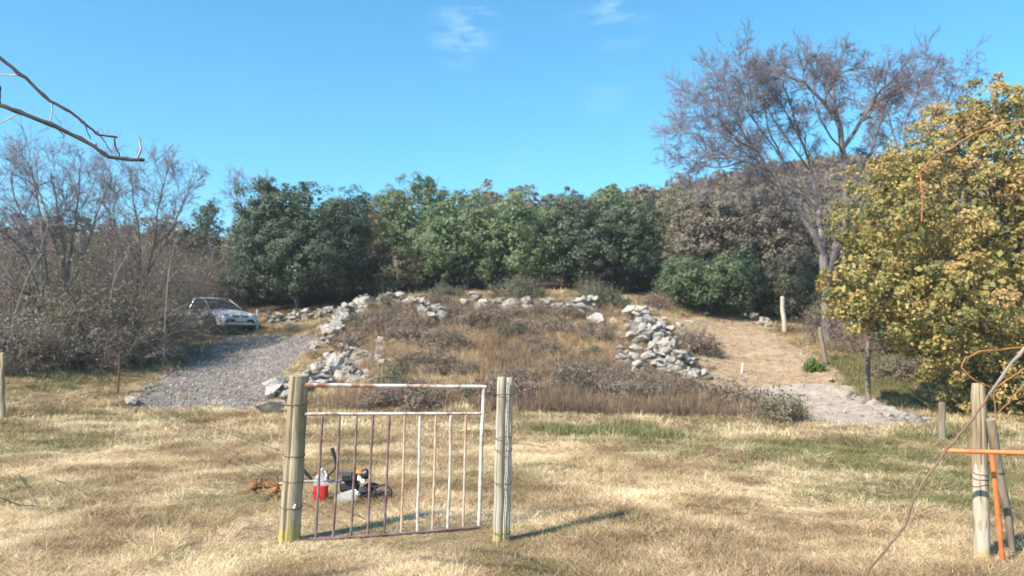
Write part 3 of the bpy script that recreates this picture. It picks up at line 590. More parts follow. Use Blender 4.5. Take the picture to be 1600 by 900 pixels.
# ---- yellow oak on the right
rng = np.random.default_rng(77)
oakb = base_of(1600, 18.2)
oak = thing('yellow_oak_tree', 'big oak with mustard yellow and green leaves at the right', 'tree', tuple(oakb))
def rel(px, py, Y): return tuple(np.array(tuple(at(px, py, Y))) - oakb)
lobes = []
for px, py, Y, r, zr in [(1530, 330, 18.5, 2.5, 2.3), (1400, 340, 17.6, 1.35, 1.3), (1365, 440, 17.2, 1.15, 1.0), (1500, 200, 18.8, 0.8, 0.8), (1560, 175, 18.3, 0.85, 0.75), (1620, 230, 18, 1.6, 1.5), (1680, 380, 17.6, 2.2, 2.2), (1470, 470, 16.8, 1.5, 1.0),
        (1560, 470, 16.6, 1.5, 1.2), (1580, 580, 17.0, 1.0, 1.1), (1540, 610, 17.4, .75, .8), (1440, 500, 17.2, 0.95, .7), (1420, 270, 18.0, 0.85, 0.75), (1330, 465, 17.4, .55, .5), (1650, 620, 17.2, 1.2, 1.2), (1345, 500, 17.1, .5, .35), (1485, 555, 16.9, .8, .6), (1515, 640, 17.2, .75, .7), (1590, 670, 16.9, .8, .7), (1420, 530, 17.0, .55, .4)]:
    lobes.append((rel(px, py, Y), (r, r * 0.95, zr)))
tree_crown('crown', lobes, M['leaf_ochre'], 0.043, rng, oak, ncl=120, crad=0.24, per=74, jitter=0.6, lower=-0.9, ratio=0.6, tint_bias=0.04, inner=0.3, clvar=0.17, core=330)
S = np.array([[0, 0, -0.2]]); lv0 = grow(np.array([[0, 0, -0.2], [0.1, 0, 1.2], [-.1, 0, 1.0], [0, 0, 1.6], [0, 0, 0.9]]), norm(np.array([[0, 0, 1.0], [0.7, 0, 0.8], [-0.9, -.1, 0.7], [-0.3, 0.2, 1], [-1.0, -0.2, 0.35]])), np.array([5.2, 3.5, 3.4, 4.4, 3.3]), np.array([0.26, 0.14, 0.13, 0.14, 0.1]), [(7, 0.45, 0.45, 0.8), (5, 0.5, 0.5, 0.8)], rng, K=6, wander=0.12)
woody('trunk', lv0, M['bark_grey'], oak)

# ---- tall bare tree
def bare_tree(label, Y, limbs, seed, levels, rad_twig=1.0, mat='bark_mauve', tmat='twig_mauve', wander=0.2, up=0.03, basepx=None, thin=1.0, cls=1.0):
    """limbs: list of ([(px,py,dY)...], r0, r1, children, childlen)"""
    rng = np.random.default_rng(seed); b = base_of(basepx, Y); root = thing('bare_tree', label, 'tree', tuple(b)); global RT
    mb = MB(); SS = []; DD = []; LL = []; RR = []; limbs = [(p, a * thin, b__ * thin, c, d) for p, a, b__, c, d in limbs]
    for pts, r0, r1, nc, cl in limbs:
        P = [Vector(tuple(np.array(tuple(at(px, py, Y + dY))) - b)) for px, py, dY in pts]
        Q = [P[0]]
        for i in range(len(P) - 1):
            p0 = P[max(i - 1, 0)]; p1 = P[i]; p2 = P[i + 1]; p3 = P[min(i + 2, len(P) - 1)]
            for k in range(1, 4):
                t_ = k / 3; Q.append(0.5 * ((2 * p1) + (p2 - p0) * t_ + (2 * p0 - 5 * p1 + 4 * p2 - p3) * t_ * t_ + (3 * p1 - p0 - 3 * p2 + p3) * t_ ** 3) + Vector(rng.normal(0, 0.02, 3)))
        m_ = len(Q); rads = [r0 + (r1 - r0) * i / (m_ - 1) for i in range(m_)]; mb.tube(Q, rads, 8)
        for c in range(nc):
            f = 0.3 + 0.7 * (c + rng.random()) / nc; k = min(int(f * (m_ - 1)), m_ - 2); dr = (Q[k + 1] - Q[k]).normalized()
            SS.append(tuple(Q[k])); DD.append(norm(np.array(tuple(dr)) + norm(rng.normal(0, 1, 3)) * (0.95 if c < nc - 2 else 0.4))); LL.append(cl * rng.uniform(0.6, 1.25) * cls); RR.append(rads[k] * 0.5)
    mb.build('trunk', M[mat], root)
    out = grow(np.array(SS), np.array(DD), np.array(LL), np.array(RR), levels, rng, K=4, wander=wander, up=up, klast=1)
    for P, R in out: R *= rad_twig; np.maximum(R, 0.0055 * Y / 27, out=R)
    woody('branches', out[:2], M[mat], root, (5, 4)); woody('twigs', out[2:], M[tmat], root, (3, 3))['kind'] = 'stuff'
    return root
bare_tree('tall bare leafless tree with wide purple grey crown beside the yellow oak', 27.5, [
    ([(1292, 560, 0), (1290, 470, 0), (1288, 400, 0)], 0.22, 0.17, 0, 1),
    ([(1288, 400, 0), (1262, 350, -.2), (1225, 305, -.3), (1205, 268, -.4), (1180, 235, -.5), (1150, 190, -.8)], 0.13, 0.04, 9, 1.5),
    ([(1205, 268, -.4), (1160, 252, -.6), (1120, 235, -.6), (1085, 215, -.4)], 0.07, 0.02, 7, 1.3),
    ([(1225, 305, -.3), (1222, 250, .3), (1200, 200, .6), (1190, 150, .8)], 0.06, 0.02, 6, 1.3),
    ([(1288, 400, 0), (1278, 330, .6), (1268, 270, .8), (1250, 215, 1), (1222, 165, 1.2)], 0.10, 0.03, 9, 1.4),
    ([(1290, 430, 0), (1312, 370, .3), (1322, 310, .3), (1318, 240, .3), (1310, 190, .3)], 0.19, 0.12, 2, 1.4),
    ([(1310, 190, .3), (1285, 160, 0), (1255, 128, -.2), (1232, 122, -.4)], 0.10, 0.03, 9, 1.4),
    ([(1310, 190, .3), (1305, 155, .9), (1300, 120, 1.2), (1310, 112, 1.3)], 0.09, 0.03, 9, 1.2),
    ([(1318, 230, .3), (1345, 190, 0), (1370, 150, -.3), (1392, 128, -.6)], 0.10, 0.03, 10, 1.3),
    ([(1322, 300, .3), (1360, 240, .8), (1378, 180, 1.2), (1400, 130, 1.4)], 0.09, 0.03, 9, 1.4),
    ([(1345, 180, 0), (1380, 160, .4), (1430, 130, .6), (1470, 115, .8)], 0.06, 0.02, 8, 1.3),
    ([(1278, 330, .6), (1240, 300, 1.6), (1190, 275, 2.0), (1140, 262, 2.2)], 0.06, 0.02, 7, 1.2),
    ([(1180, 235, -.5), (1150, 215, -1), (1120, 180, -1.2), (1105, 145, -1.2)], 0.04, 0.015, 8, 1.2),
    ([(1222, 250, .3), (1180, 190, .1), (1150, 140, 0), (1165, 110, 0)], 0.04, 0.015, 8, 1.2),
    ([(1250, 215, 1), (1235, 160, .8), (1210, 115, .6)], 0.05, 0.015, 8, 1.2),
    ([(1205, 268, -.4), (1160, 235, .2), (1120, 205, .5), (1095, 180, .6)], 0.05, 0.015, 9, 1.5),
    ([(1180, 235, -.5), (1160, 190, -.2), (1140, 150, 0), (1130, 125, 0)], 0.045, 0.015, 9, 1.4),
    ([(1268, 270, .8), (1235, 225, .2), (1200, 170, 0), (1185, 125, -.2)], 0.045, 0.015, 9, 1.4),
    ([(1318, 240, .3), (1290, 200, -.4), (1270, 150, -.8), (1275, 110, -.9)], 0.05, 0.015, 9, 1.3),
    ([(1160, 252, -.6), (1125, 262, -.2), (1095, 258, 0), (1075, 245, .1)], 0.04, 0.015, 7, 1.1)],
    101, [(6, 0.58, 0.5, 0.8), (6, 0.58, 0.6, 0.8), (5, 0.55, 0.7, 0.7)], basepx=1292, wander=0.2, thin=0.82, cls=0.84, up=0.0)
bare_tree('second bare tree, its twigs seen behind the top of the yellow oak', 33, [
    ([(1432, 560, 0), (1428, 430, 0), (1420, 300, 0)], 0.2, 0.14, 0, 1),
    ([(1420, 300, 0), (1418, 240, 0), (1415, 190, 0), (1440, 140, 0)], 0.12, 0.03, 12, 1.6),
    ([(1420, 300, 0), (1450, 220, .5), (1480, 160, .6), (1500, 120, .6)], 0.10, 0.03, 12, 1.6),
    ([(1420, 280, 0), (1400, 220, -.5), (1385, 170, -.6)], 0.08, 0.03, 9, 1.4)],
    102, [(5, 0.55, 0.55, 0.75), (5, 0.55, 0.6, 0.75), (3, 0.6, 0.7, 0.7)], basepx=1432, wander=0.2, thin=0.7, cls=0.85, up=0.0)
# bare trees on the left
bare_tree('bare grey tree at the left edge with many leaning stems', 23.5, [
    ([(62, 470, 0), (40, 400, 0), (5, 360, -.3), (-40, 320, -.4)], 0.06, 0.02, 8, 1.3),
    ([(66, 470, 0), (60, 390, .3), (30, 330, .5), (15, 275, .6)], 0.06, 0.015, 10, 1.2),
    ([(75, 475, 0), (70, 400, 0), (62, 340, 0), (50, 260, .2)], 0.055, 0.015, 10, 1.1),
    ([(40, 470, .5), (10, 420, .5), (-20, 370, .6), (-60, 290, .6)], 0.06, 0.02, 9, 1.4),
    ([(58, 470, 0), (20, 440, -.5), (-30, 400, -.8)], 0.05, 0.02, 6, 1.2)],
    103, [(5, 0.55, 0.55, 0.7), (4, 0.6, 0.6, 0.7), (3, 0.6, 0.7, 0.7)], mat='bark_grey', basepx=62, up=0.06)
bare_tree('bare tree with upright fan of thin grey stems, second from the left edge', 24.5, [
    ([(100, 460, 0), (98, 390, 0), (90, 330, 0), (78, 265, 0)], 0.06, 0.015, 11, 1.1),
    ([(104, 460, 0), (112, 390, .2), (120, 330, .3), (125, 262, .3)], 0.06, 0.015, 11, 1.1),
    ([(106, 460, 0), (130, 400, -.2), (150, 340, -.3), (175, 275, -.3)], 0.055, 0.015, 11, 1.2),
    ([(102, 440, 0), (85, 380, .5), (70, 320, .7), (40, 250, .7)], 0.05, 0.015, 10, 1.1)],
    104, [(5, 0.55, 0.55, 0.7), (4, 0.6, 0.6, 0.7), (3, 0.6, 0.7, 0.7)], mat='bark_grey', basepx=102, up=0.06)
bare_tree('slim bare tree left of the dark pointed evergreen', 27, [
    ([(215, 460, 0), (218, 390, 0), (212, 330, 0), (205, 270, 0)], 0.055, 0.015, 11, 1.2),
    ([(222, 460, 0), (240, 380, 0), (250, 310, 0), (262, 262, 0)], 0.05, 0.015, 11, 1.1),
    ([(224, 440, 0), (262, 370, .3), (285, 320, .3), (300, 290, .3)], 0.04, 0.01, 8, 1.0),
    ([(214, 440, 0), (180, 370, .3), (165, 320, .3), (160, 280, .3)], 0.04, 0.01, 8, 1.0)],
    105, [(5, 0.55, 0.55, 0.7), (4, 0.6, 0.6, 0.7), (3, 0.6, 0.7, 0.7)], mat='bark_grey', basepx=218, up=0.06)
bare_tree('small pale bare tree on the skyline left of the big dark oak', 47, [
    ([(385, 430, 0), (385, 360, 0), (378, 325, 0), (365, 298, 0)], 0.09, 0.02, 11, 1.3),
    ([(385, 360, 0), (395, 325, 0), (410, 298, 0)], 0.06, 0.02, 11, 1.3)],
    106, [(5, 0.55, 0.6, 0.75), (4, 0.6, 0.7, 0.7)], basepx=385, up=0.05)

# ---- thicket at the left
TB, TP = M['twig_brown'], M['twig_pale']
LV = ((6, 0.5, 0.6, 0.9), (5, 0.55, 0.65, 0.95))
for i, (px, top, hw, Y, tw, lf, nl, tb, lab, kw) in enumerate([
    (-60, 400, 110, 25, TB, GB, 9000, 0, 'brown bramble thicket at the left edge under the leaning bare tree', {}),
    (50, 415, 70, 24.5, TB, GB, 7000, 0, 'brown bramble thicket below the first two bare trees', {}),
    (120, 392, 60, 25, TB, Ol, 9000, 0.15, 'olive green leafy thicket below the upright fan of stems', {}),
    (105, 445, 45, 23.5, TB, Ol, 7000, 0.2, 'yellow green bush in front of the olive thicket', {}),
    (180, 378, 50, 26.5, TB, GB, 9000, 0.0, 'tall brown thicket left of the parked car', {}),
    (185, 420, 45, 24.5, TB, Ol, 5000, 0.1, 'olive and brown tangle in front of the tall brown thicket', {}),
    (240, 370, 40, 30, TB, GB, 8000, 0.0, 'dense brown thicket behind the car roof', {}),
    (315, 380, 45, 37, TB, GB, 7000, -0.1, 'dark brown thicket between car roof and big dark oak', {}),
    (215, 455, 30, 25, TB, GB, 6000, 0.05, 'brown bramble mound left of the car bonnet, above the green bank', {}),
    (30, 490, 62, 21.5, TB, GB, 8000, -0.25, 'dark brown bramble mound at the left above the grass', {}),
    (150, 490, 50, 23.0, TB, GB, 5000, 0.0, 'grey brown bramble mound in the middle of the left bank', {}),
    (225, 475, 26, 24.5, TP, None, 0, 0, 'pale dry stems leaning over the left side of the car', {'arch': 0.25}),
    (-150, 330, 110, 30, TB, GB, 9000, 0, 'tall brown thicket beyond the left edge', {}),
    (60, 338, 95, 31, TB, Ol, 9000, -0.1, 'dim olive thicket behind the two leftmost bare trees', {}),
    (175, 325, 75, 33, TB, GB, 9000, 0.05, 'mauve brown thicket behind the slim bare tree', {})]):
    bush(lab, px, top, hw, Y, 200 + i, tw, lf, nst=80 if lf else 34, lv=LV, nleaf=nl, lsize=0.038, rad=0.010 if lf else 0.012, name='thicket', cat='thicket', arch=kw.get('arch', 0.12))
# a few long pale dead stems in the thicket
for i, (pts, Y) in enumerate([([(258, 500), (262, 440), (268, 400), (280, 360)], 24), ([(300, 440), (325, 415), (330, 395), (350, 375)], 29), ([(20, 500), (40, 440), (60, 400), (75, 350)], 22.5), ([(170, 480), (180, 430), (200, 395)], 23.5)]):
    b = base_of(pts[0][0], Y); root = thing('dead_stem', ['long pale dead stem rising left of the car', 'forked pale dead stem arching above the car roof', 'pale dead stem below the leftmost bare tree', 'short pale dead stem in the middle of the left thicket'][i], 'dead stem', tuple(b))
    P = [np.array((0, 0, -0.1))] + [np.array(tuple(at(px, py, Y))) - b for px, py in pts]
    mb = MB(); mb.tube(P, [0.018, 0.016, 0.013, 0.010, 0.007][:len(P)], 6)
    r_ = np.random.default_rng(i)
    for k in range(9):
        j = r_.integers(1, len(P)); q = P[j] + r_.normal(0, 0.03, 3); d = r_.normal(0, 0.35, 3) + np.array((0, 0, 0.35)); mb.tube([q, q + d * 0.5 + r_.normal(0, .05, 3), q + d], [0.008, 0.006, 0.004], 4)
    mb.build('stem', TP, root)

# ---- shrubs on the mound
BR = M['leaf_bramble']
for i, (px, top, hw, Y, tw, lf, nl, tb, lab) in enumerate([
    (695, 448, 36, 31.5, TB, M['leaf_sage'], 6000, 0.0, 'sage green shrub on the mound above the stones, left of centre'),
    (808, 432, 44, 31.5, TB, M['leaf_sage'], 8000, 0.1, 'tallest sage green shrub on the mound in front of the light green tree'),
    (925, 436, 30, 30.5, TB, M['leaf_sage'], 5000, 0.1, 'sage green shrub beside the upright pale boulder'),
    (960, 455, 24, 30, TB, M['leaf_sage'], 3000, 0.15, 'small grey green shrub under the black gap in the trees'),
    (608, 458, 40, 30.0, TB, M['leaf_sage'], 3000, -0.2, 'brown and olive shrub growing over the left stones of the ridge'),
    (645, 480, 34, 29, TB, BR, 1500, -0.2, 'reddish brown bramble among the ridge stones'),
    (590, 505, 40, 26.5, TB, BR, 3500, 0.05, 'grey brown shrub just right of the stone heap beside the driveway'),
    (640, 515, 42, 26.0, TB, BR, 3500, -0.05, 'dark brown bramble in the middle of the mound'),
    (545, 525, 28, 25.0, TB, BR, 2000, 0, 'small brown shrub at the foot of the stone heap beside the driveway'),
    (760, 500, 40, 27.0, TB, BR, 2500, -0.1, 'rusty brown bramble below the scattered ridge stones'),
    (700, 540, 45, 24.0, TB, BR, 3000, -0.1, 'dark brown bramble above the middle of the metal gate'),
    (860, 520, 50, 26.0, TB, BR, 3000, 0.05, 'grey brown bramble in the centre of the mound'),
    (930, 520, 36, 25.5, TB, BR, 2500, 0.05, 'grey brown bramble left of the large rubble heap'),
    (1090, 515, 30, 25.5, TB, BR, 3500, -0.25, 'dark bramble on the shaded right side of the large rubble heap'),
    (1030, 455, 24, 31, TB, BR, 1800, 0.1, 'reddish twiggy shrub at the foot of the dark trees, near the track'),
    (880, 590, 55, 21.0, TB, BR, 3500, -0.1, 'brown bramble low on the mound right of the gate post'),
    (970, 605, 60, 20.3, TB, BR, 4500, -0.15, 'dark purple brown bramble below the large rubble heap'),
    (1060, 618, 60, 19.6, TB, BR, 4500, -0.15, 'dark purple brown bramble at the foot of the rubble heap, beside the track'),
    (1150, 640, 50, 18.7, TB, BR, 3500, -0.05, 'brown bramble in front of the pale gravel on the right'),
    (1215, 672, 40, 16.6, TB, Ol, 2500, -0.05, 'low olive brown bramble in front of the gravel turning place'),
    (1300, 470, 34, 27.5, TB, BR, 4000, 0.05, 'brown scrub around the upper fence post at the track'),
    (1355, 500, 40, 25, TB, BR, 4000, 0.1, 'brown scrub between the two middle fence posts'),
    (1455, 560, 60, 21, TB, BR, 4500, -0.1, 'brown scrub in shade under the yellow oak'),
    (1390, 580, 34, 21.5, TB, Ol, 2500, 0.05, 'low olive scrub beside the dark fence post at the track')]):
    bush(lab, px, top, hw, Y, 300 + i, tw, lf, nst=45, lv=((5, 0.5, 0.6, 0.9), (4, 0.55, 0.65, 0.95)), nleaf=nl, lsize=0.03, rad=0.007, arch=0.1, minh=0.6)
# brambles all over the mound: five kinds, copied
protos_ = []
for i in range(5):
    lf = [BR, BR, BR, M['leaf_sage'], GB][i]; Hh = [0.6, 0.45, 0.5, 0.45, 0.7][i]; Yq = 25.0; gz = g1(-2 + i, Yq)
    pp = 800 + (-2 + i) / Yq * F; tp_ = 540 - (gz + Hh - CAMZ) * F / Yq
    protos_.append(bush('brown bramble among many alike on the mound behind the gate', pp, tp_, [40, 34, 36, 30, 45][i], Yq, 700 + i, TB, lf, nst=60, lv=((5, 0.5, 0.6, 0.9), (4, 0.55, 0.65, 0.95)), nleaf=2600, lsize=0.028, rad=0.007, arch=0.15, tb=[0.1, -0.1, -0.1, -0.1, 0.0][i], name='bramble', cat='bramble', group='brown brambles spread over the mound'))
rb_ = np.random.default_rng(91); placed = 0
while placed < 78:
    x_, y_ = rb_.uniform(-8, 9), rb_.uniform(18, 31)
    w_ = float(soft(np.array([x_]), np.array([y_]), MOUND, 0.5)[0]); n_ = float(fbm(np.array([x_ * .5]), np.array([y_ * .5]), 61)[0])
    if w_ < 0.5 or n_ + rb_.normal(0, .1) < 0.47 or float(soft(np.array([x_]), np.array([y_]), TRACK, 0.3)[0]) > .3: continue
    k = rb_.integers(0, 5)
    if placed < 5: k = placed; o = protos_[k]; new = None
    else:
        o = protos_[k].copy(); COL.objects.link(o)
        for ch in protos_[k].children: c_ = ch.copy(); COL.objects.link(c_); c_.parent = o
    o.location = (x_, y_, g1(x_, y_) - 0.03); o.rotation_euler = (0, 0, rb_.uniform(0, 6.28)); f_ = rb_.uniform(.5, 1.15); o.scale = (f_, f_, f_ * rb_.uniform(.7, 1.1)); placed += 1
bush('small bright green clump of leaves on the tan track', 1270, 588, 12, 23, 401, TB, M['leaf_bright'], nst=14, nleaf=900, lsize=0.04, rad=0.006, name='green_plant', cat='plant')

# ------------------------------------------------------------------ rocks
def rock_mesh(seed, flat=1.0):
    import bmesh
    r_ = np.random.default_rng(seed); bm = bmesh.new()
    for k in range(13):
        v = norm(r_.normal(0, 1, 3)) * r_.uniform(0.75, 1.0); bm.verts.new((v[0], v[1] * 0.85, v[2] * 0.72 * flat))
    res = bmesh.ops.convex_hull(bm, input=bm.verts)
    junk = [g for g in res['geom_interior'] if isinstance(g, bmesh.types.BMVert)]
    if junk: bmesh.ops.delete(bm, geom=junk, context='VERTS')
    bmesh.ops.bevel(bm, geom=list(bm.edges), offset=0.03, segments=1, affect='EDGES', profile=0.6)
    bmesh.ops.triangulate(bm, faces=bm.faces)
    for v in bm.verts: v.co *= 1 + 0.22 * (mnoise.noise(v.co * 2.6 + Vector((seed, 0, 0))))
    me = bpy.data.meshes.new('stone'); bm.to_mesh(me); bm.free()
    me.polygons.foreach_set('use_smooth', np.zeros(len(me.polygons), bool)); return me
ROCK = []; ROCKD = []
for i in range(12):
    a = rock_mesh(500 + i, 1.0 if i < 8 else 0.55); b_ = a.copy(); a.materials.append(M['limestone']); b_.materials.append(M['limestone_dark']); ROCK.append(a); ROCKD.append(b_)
rr = random.Random(4)
def stone(parent, x, y, z, s, dark=False, base=(0, 0, 0), stretch=1.0, name='stone'):
    me = (ROCKD if dark else ROCK)[rr.randrange(12)]; o = bpy.data.objects.new(name, me); COL.objects.link(o)
    if parent: o.parent = parent
    o.location = (x - base[0], y - base[1], z - base[2]); o.rotation_euler = (rr.uniform(-0.5, 0.5), rr.uniform(-0.5, 0.5), rr.uniform(0, 6.28))
    o.scale = (s * rr.uniform(0.9, 1.35) * stretch, s * rr.uniform(0.8, 1.1), s * rr.uniform(0.75, 1.05)); return o
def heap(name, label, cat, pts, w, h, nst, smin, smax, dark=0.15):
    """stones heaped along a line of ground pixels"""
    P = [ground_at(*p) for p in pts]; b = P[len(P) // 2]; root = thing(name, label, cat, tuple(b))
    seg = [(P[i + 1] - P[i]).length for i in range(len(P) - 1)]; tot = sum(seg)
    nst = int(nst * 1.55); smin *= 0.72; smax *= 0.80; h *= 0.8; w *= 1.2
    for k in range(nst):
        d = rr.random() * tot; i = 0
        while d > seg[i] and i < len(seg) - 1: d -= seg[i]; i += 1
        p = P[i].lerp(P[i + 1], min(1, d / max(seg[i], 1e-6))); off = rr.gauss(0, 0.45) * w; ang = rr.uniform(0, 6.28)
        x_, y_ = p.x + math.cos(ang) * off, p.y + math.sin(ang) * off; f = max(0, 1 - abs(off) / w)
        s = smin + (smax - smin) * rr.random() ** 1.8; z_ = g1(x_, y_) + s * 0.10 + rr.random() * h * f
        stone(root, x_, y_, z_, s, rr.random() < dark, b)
    return root
heap('stone_heap', 'bright limestone heap beside the top of the driveway', 'rock heap', [(512, 544), (526, 520), (542, 498), (566, 484)], 0.7, 0.75, 90, 0.16, 0.42)
heap('dry_stone_wall', 'tumbled dry stone wall along the ridge right of the driveway', 'stone wall', [(562, 490), (600, 480), (640, 486), (694, 508)], 0.4, 0.8, 100, 0.15, 0.40, 0.25)
heap('stone_heap', 'limestone rocks seen over the left end of the metal gate', 'rock heap', [(440, 620), (482, 608), (505, 596), (530, 590), (560, 594)], 0.75, 0.6, 84, 0.15, 0.44)
heap('stone_heap', 'dusty rocks halfway between heap by the driveway and gate', 'rock heap', [(530, 548), (560, 556), (585, 572), (605, 588)], 0.8, 0.3, 60, 0.12, 0.34, 0.3)
heap('stone_heap', 'scattered rocks behind the top rail of the gate', 'rock heap', [(570, 606), (600, 600), (590, 618)], 0.45, 0.3, 26, 0.12, 0.28, 0.3)
heap('stone_heap', 'large angular rubble heap left of the tan track', 'rock heap', [(1005, 508), (1015, 530), (1035, 556), (1055, 582)], 1.5, 0.85, 190, 0.13, 0.44, 0.15)
heap('stone_heap', 'half buried pale rocks spread along the left edge of the mound', 'rock heap', [(500, 560), (520, 575), (560, 545), (600, 535), (640, 545)], 0.9, 0.15, 46, 0.10, 0.30, 0.3)
heap('stone_heap', 'small half buried stones among weeds in the middle of the mound top', 'rock heap', [(700, 500), (740, 520), (800, 505), (860, 510), (900, 520)], 1.2, 0.1, 30, 0.10, 0.26, 0.3)
heap('stone_heap', 'left shoulder of rubble beside the large heap', 'rock heap', [(968, 560), (975, 575), (985, 560)], 0.3, 0.4, 22, 0.13, 0.26, 0.15)
heap('stone_heap', 'lower row of rocks running down to the tan track', 'rock heap', [(1000, 588), (1040, 585), (1070, 600), (1094, 624)], 0.5, 0.5, 70, 0.14, 0.34, 0.15)
heap('stone_heap', 'rocks scattered along the mound top under the sage shrubs', 'rock heap', [(735, 478), (780, 486), (830, 484), (880, 488), (930, 484)], 0.5, 0.6, 70, 0.16, 0.44, 0.15)
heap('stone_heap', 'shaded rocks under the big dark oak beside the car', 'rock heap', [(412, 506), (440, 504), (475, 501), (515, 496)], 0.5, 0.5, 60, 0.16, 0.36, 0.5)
heap('stone_heap', 'line of small stones along the left edge of the driveway', 'rock heap', [(205, 628), (240, 598), (285, 572), (312, 548), (330, 535)], 0.35, 0.08, 70, 0.05, 0.14, 0.3)
heap('stone_heap', 'low broken stones under the front of the parked car', 'rock heap', [(285, 530), (310, 525), (335, 522)], 0.4, 0.3, 30, 0.10, 0.24, 0.35)
heap('stone_heap', 'pale stones along the back edge of the tan track', 'rock heap', [(1150, 494), (1175, 498), (1200, 512)], 0.4, 0.35, 16, 0.14, 0.32, 0.15)
heap('stone_heap', 'row of pale flat stones at the right end of the track', 'rock heap', [(1325, 618), (1370, 640), (1400, 652), (1440, 664)], 0.3, 0.12, 40, 0.12, 0.26, 0.1)
heap('stone_heap', 'flat rocks lying at the top of the tan track by the trees', 'rock heap', [(985, 482), (1010, 484), (1040, 484)], 0.3, 0.15, 16, 0.14, 0.28, 0.2)
for px, py, s, sx, lab in [
    (426, 624, 0.33, 1.1, 'large pale upright slab at the bottom right of the driveway'), (420, 648, 0.28, 1.5, 'leaning grey slab in the straw below the large upright slab'),
    (447, 622, 0.28, 1.0, 'dark pitted rock tucked behind the left gate post'), (932, 510, 0.36, 0.8, 'upright pale boulder on the mound left of the rubble heap'),
    (864, 484, 0.20, 1.0, 'small white boulder under the tallest sage shrub'), (1102, 494, 0.24, 1.1, 'rounded white boulder at the back left of the tan track'),
    (1162, 490, 0.38, 1.0, 'big pale boulder below the grey brown trees'), (1196, 508, 0.30, 1.0, 'pale boulder next to the upper fence post'),
    (1036, 470, 0.30, 1.2, 'pale boulder at the foot of the dark wood near the track'), (727, 556, 0.20, 1.2, 'lone grey rock half hidden in brambles in the mound middle'),
    (1298, 598, 0.19, 1.2, 'white rock left of the dark fence post'), (1435, 660, 0.20, 1.9, 'white flat slab at the right end of the stone row'),
    (205, 632, 0.24, 1.6, 'flat whitish slab at the lower left corner of the driveway'), (1398, 622, 0.16, 1.3, 'small grey rock in the grass right of the dark fence post'),
    (578, 520, 0.26, 1.0, 'grey boulder right of the bright heap by the driveway'), (1140, 590, 0.07, 1.0, 'tiny pale stone in the middle of the tan track'),
    (455, 500, 0.34, 1.2, 'shaded grey boulder under the big dark oak')]:
    g_ = ground_at(px, py); o = stone(None, g_.x, g_.y, g_.z + s * 0.35, s, False, stretch=sx, name='boulder'); tag(o, lab, 'rock')
    if 'upright' in lab: o.scale.z *= 1.6; o.location.z += s * 0.2

# ------------------------------------------------------------------ instanced ground cover
def proto(name, V, Fs, mat, per=None):
    r_ = np.random.default_rng(len(V)); m_ = len(Fs); k_ = r_.uniform(0.55, 1.3, (m_ // (per or m_), 1)) * (1 + r_.normal(0, 0.05, (m_ // (per or m_), 3)))
    me = mesh_np(name, V, Fs, {'vary': ('FLOAT_VECTOR', 'FACE', np.repeat(k_ if per else np.ones((1, 3)), per or m_, 0))}); me.materials.append(mat); return bpy.data.objects.new(name, me)
def tuft(seed, nb, hmin, hmax, width, lean, spread, mat, name, curl=0.5):
    r_ = np.random.default_rng(seed); a = r_.uniform(0, 6.28, nb); rad = spread * np.sqrt(r_.random(nb)); b0 = np.stack([np.cos(a) * rad, np.sin(a) * rad, np.zeros(nb)], 1)
    hd = r_.uniform(0, 6.28, nb); ln = r_.uniform(hmin, hmax, nb); le = np.abs(r_.normal(lean, 0.28, nb)); P = np.zeros((nb, 4, 3)); P[:, 0] = b0
    d = np.stack([np.cos(hd) * np.sin(le), np.sin(hd) * np.sin(le), np.cos(le)], 1)
    for k in range(3):
        P[:, k + 1] = P[:, k] + d * (ln / 3)[:, None]; d = norm(d + np.stack([np.cos(hd), np.sin(hd), -np.full(nb, 0.7)], 1) * (curl * 0.5 * r_.random((nb, 1))) + r_.normal(0, 0.12, (nb, 3)))
    P[:, :, 2] = np.maximum(P[:, :, 2], 0.002 + 0.02 * r_.random((nb, 1)) * np.array([0, 1, 1, 1]))
    side = np.stack([-np.sin(hd + r_.normal(0, .6, nb)), np.cos(hd), r_.normal(0, .25, nb)], 1); side = norm(side); ww = np.array([1, 0.9, 0.65, 0.1]) * width / 2
    V = np.stack([P - side[:, None] * ww[None, :, None], P + side[:, None] * ww[None, :, None]], 2)
    idx = np.arange(nb * 8).reshape(nb, 4, 2); Fq = np.stack([idx[:, :-1, 0], idx[:, :-1, 1], idx[:, 1:, 1], idx[:, 1:, 0]], -1).reshape(-1, 4)
    return proto(name, V.reshape(-1, 3), Fq, mat, 3)
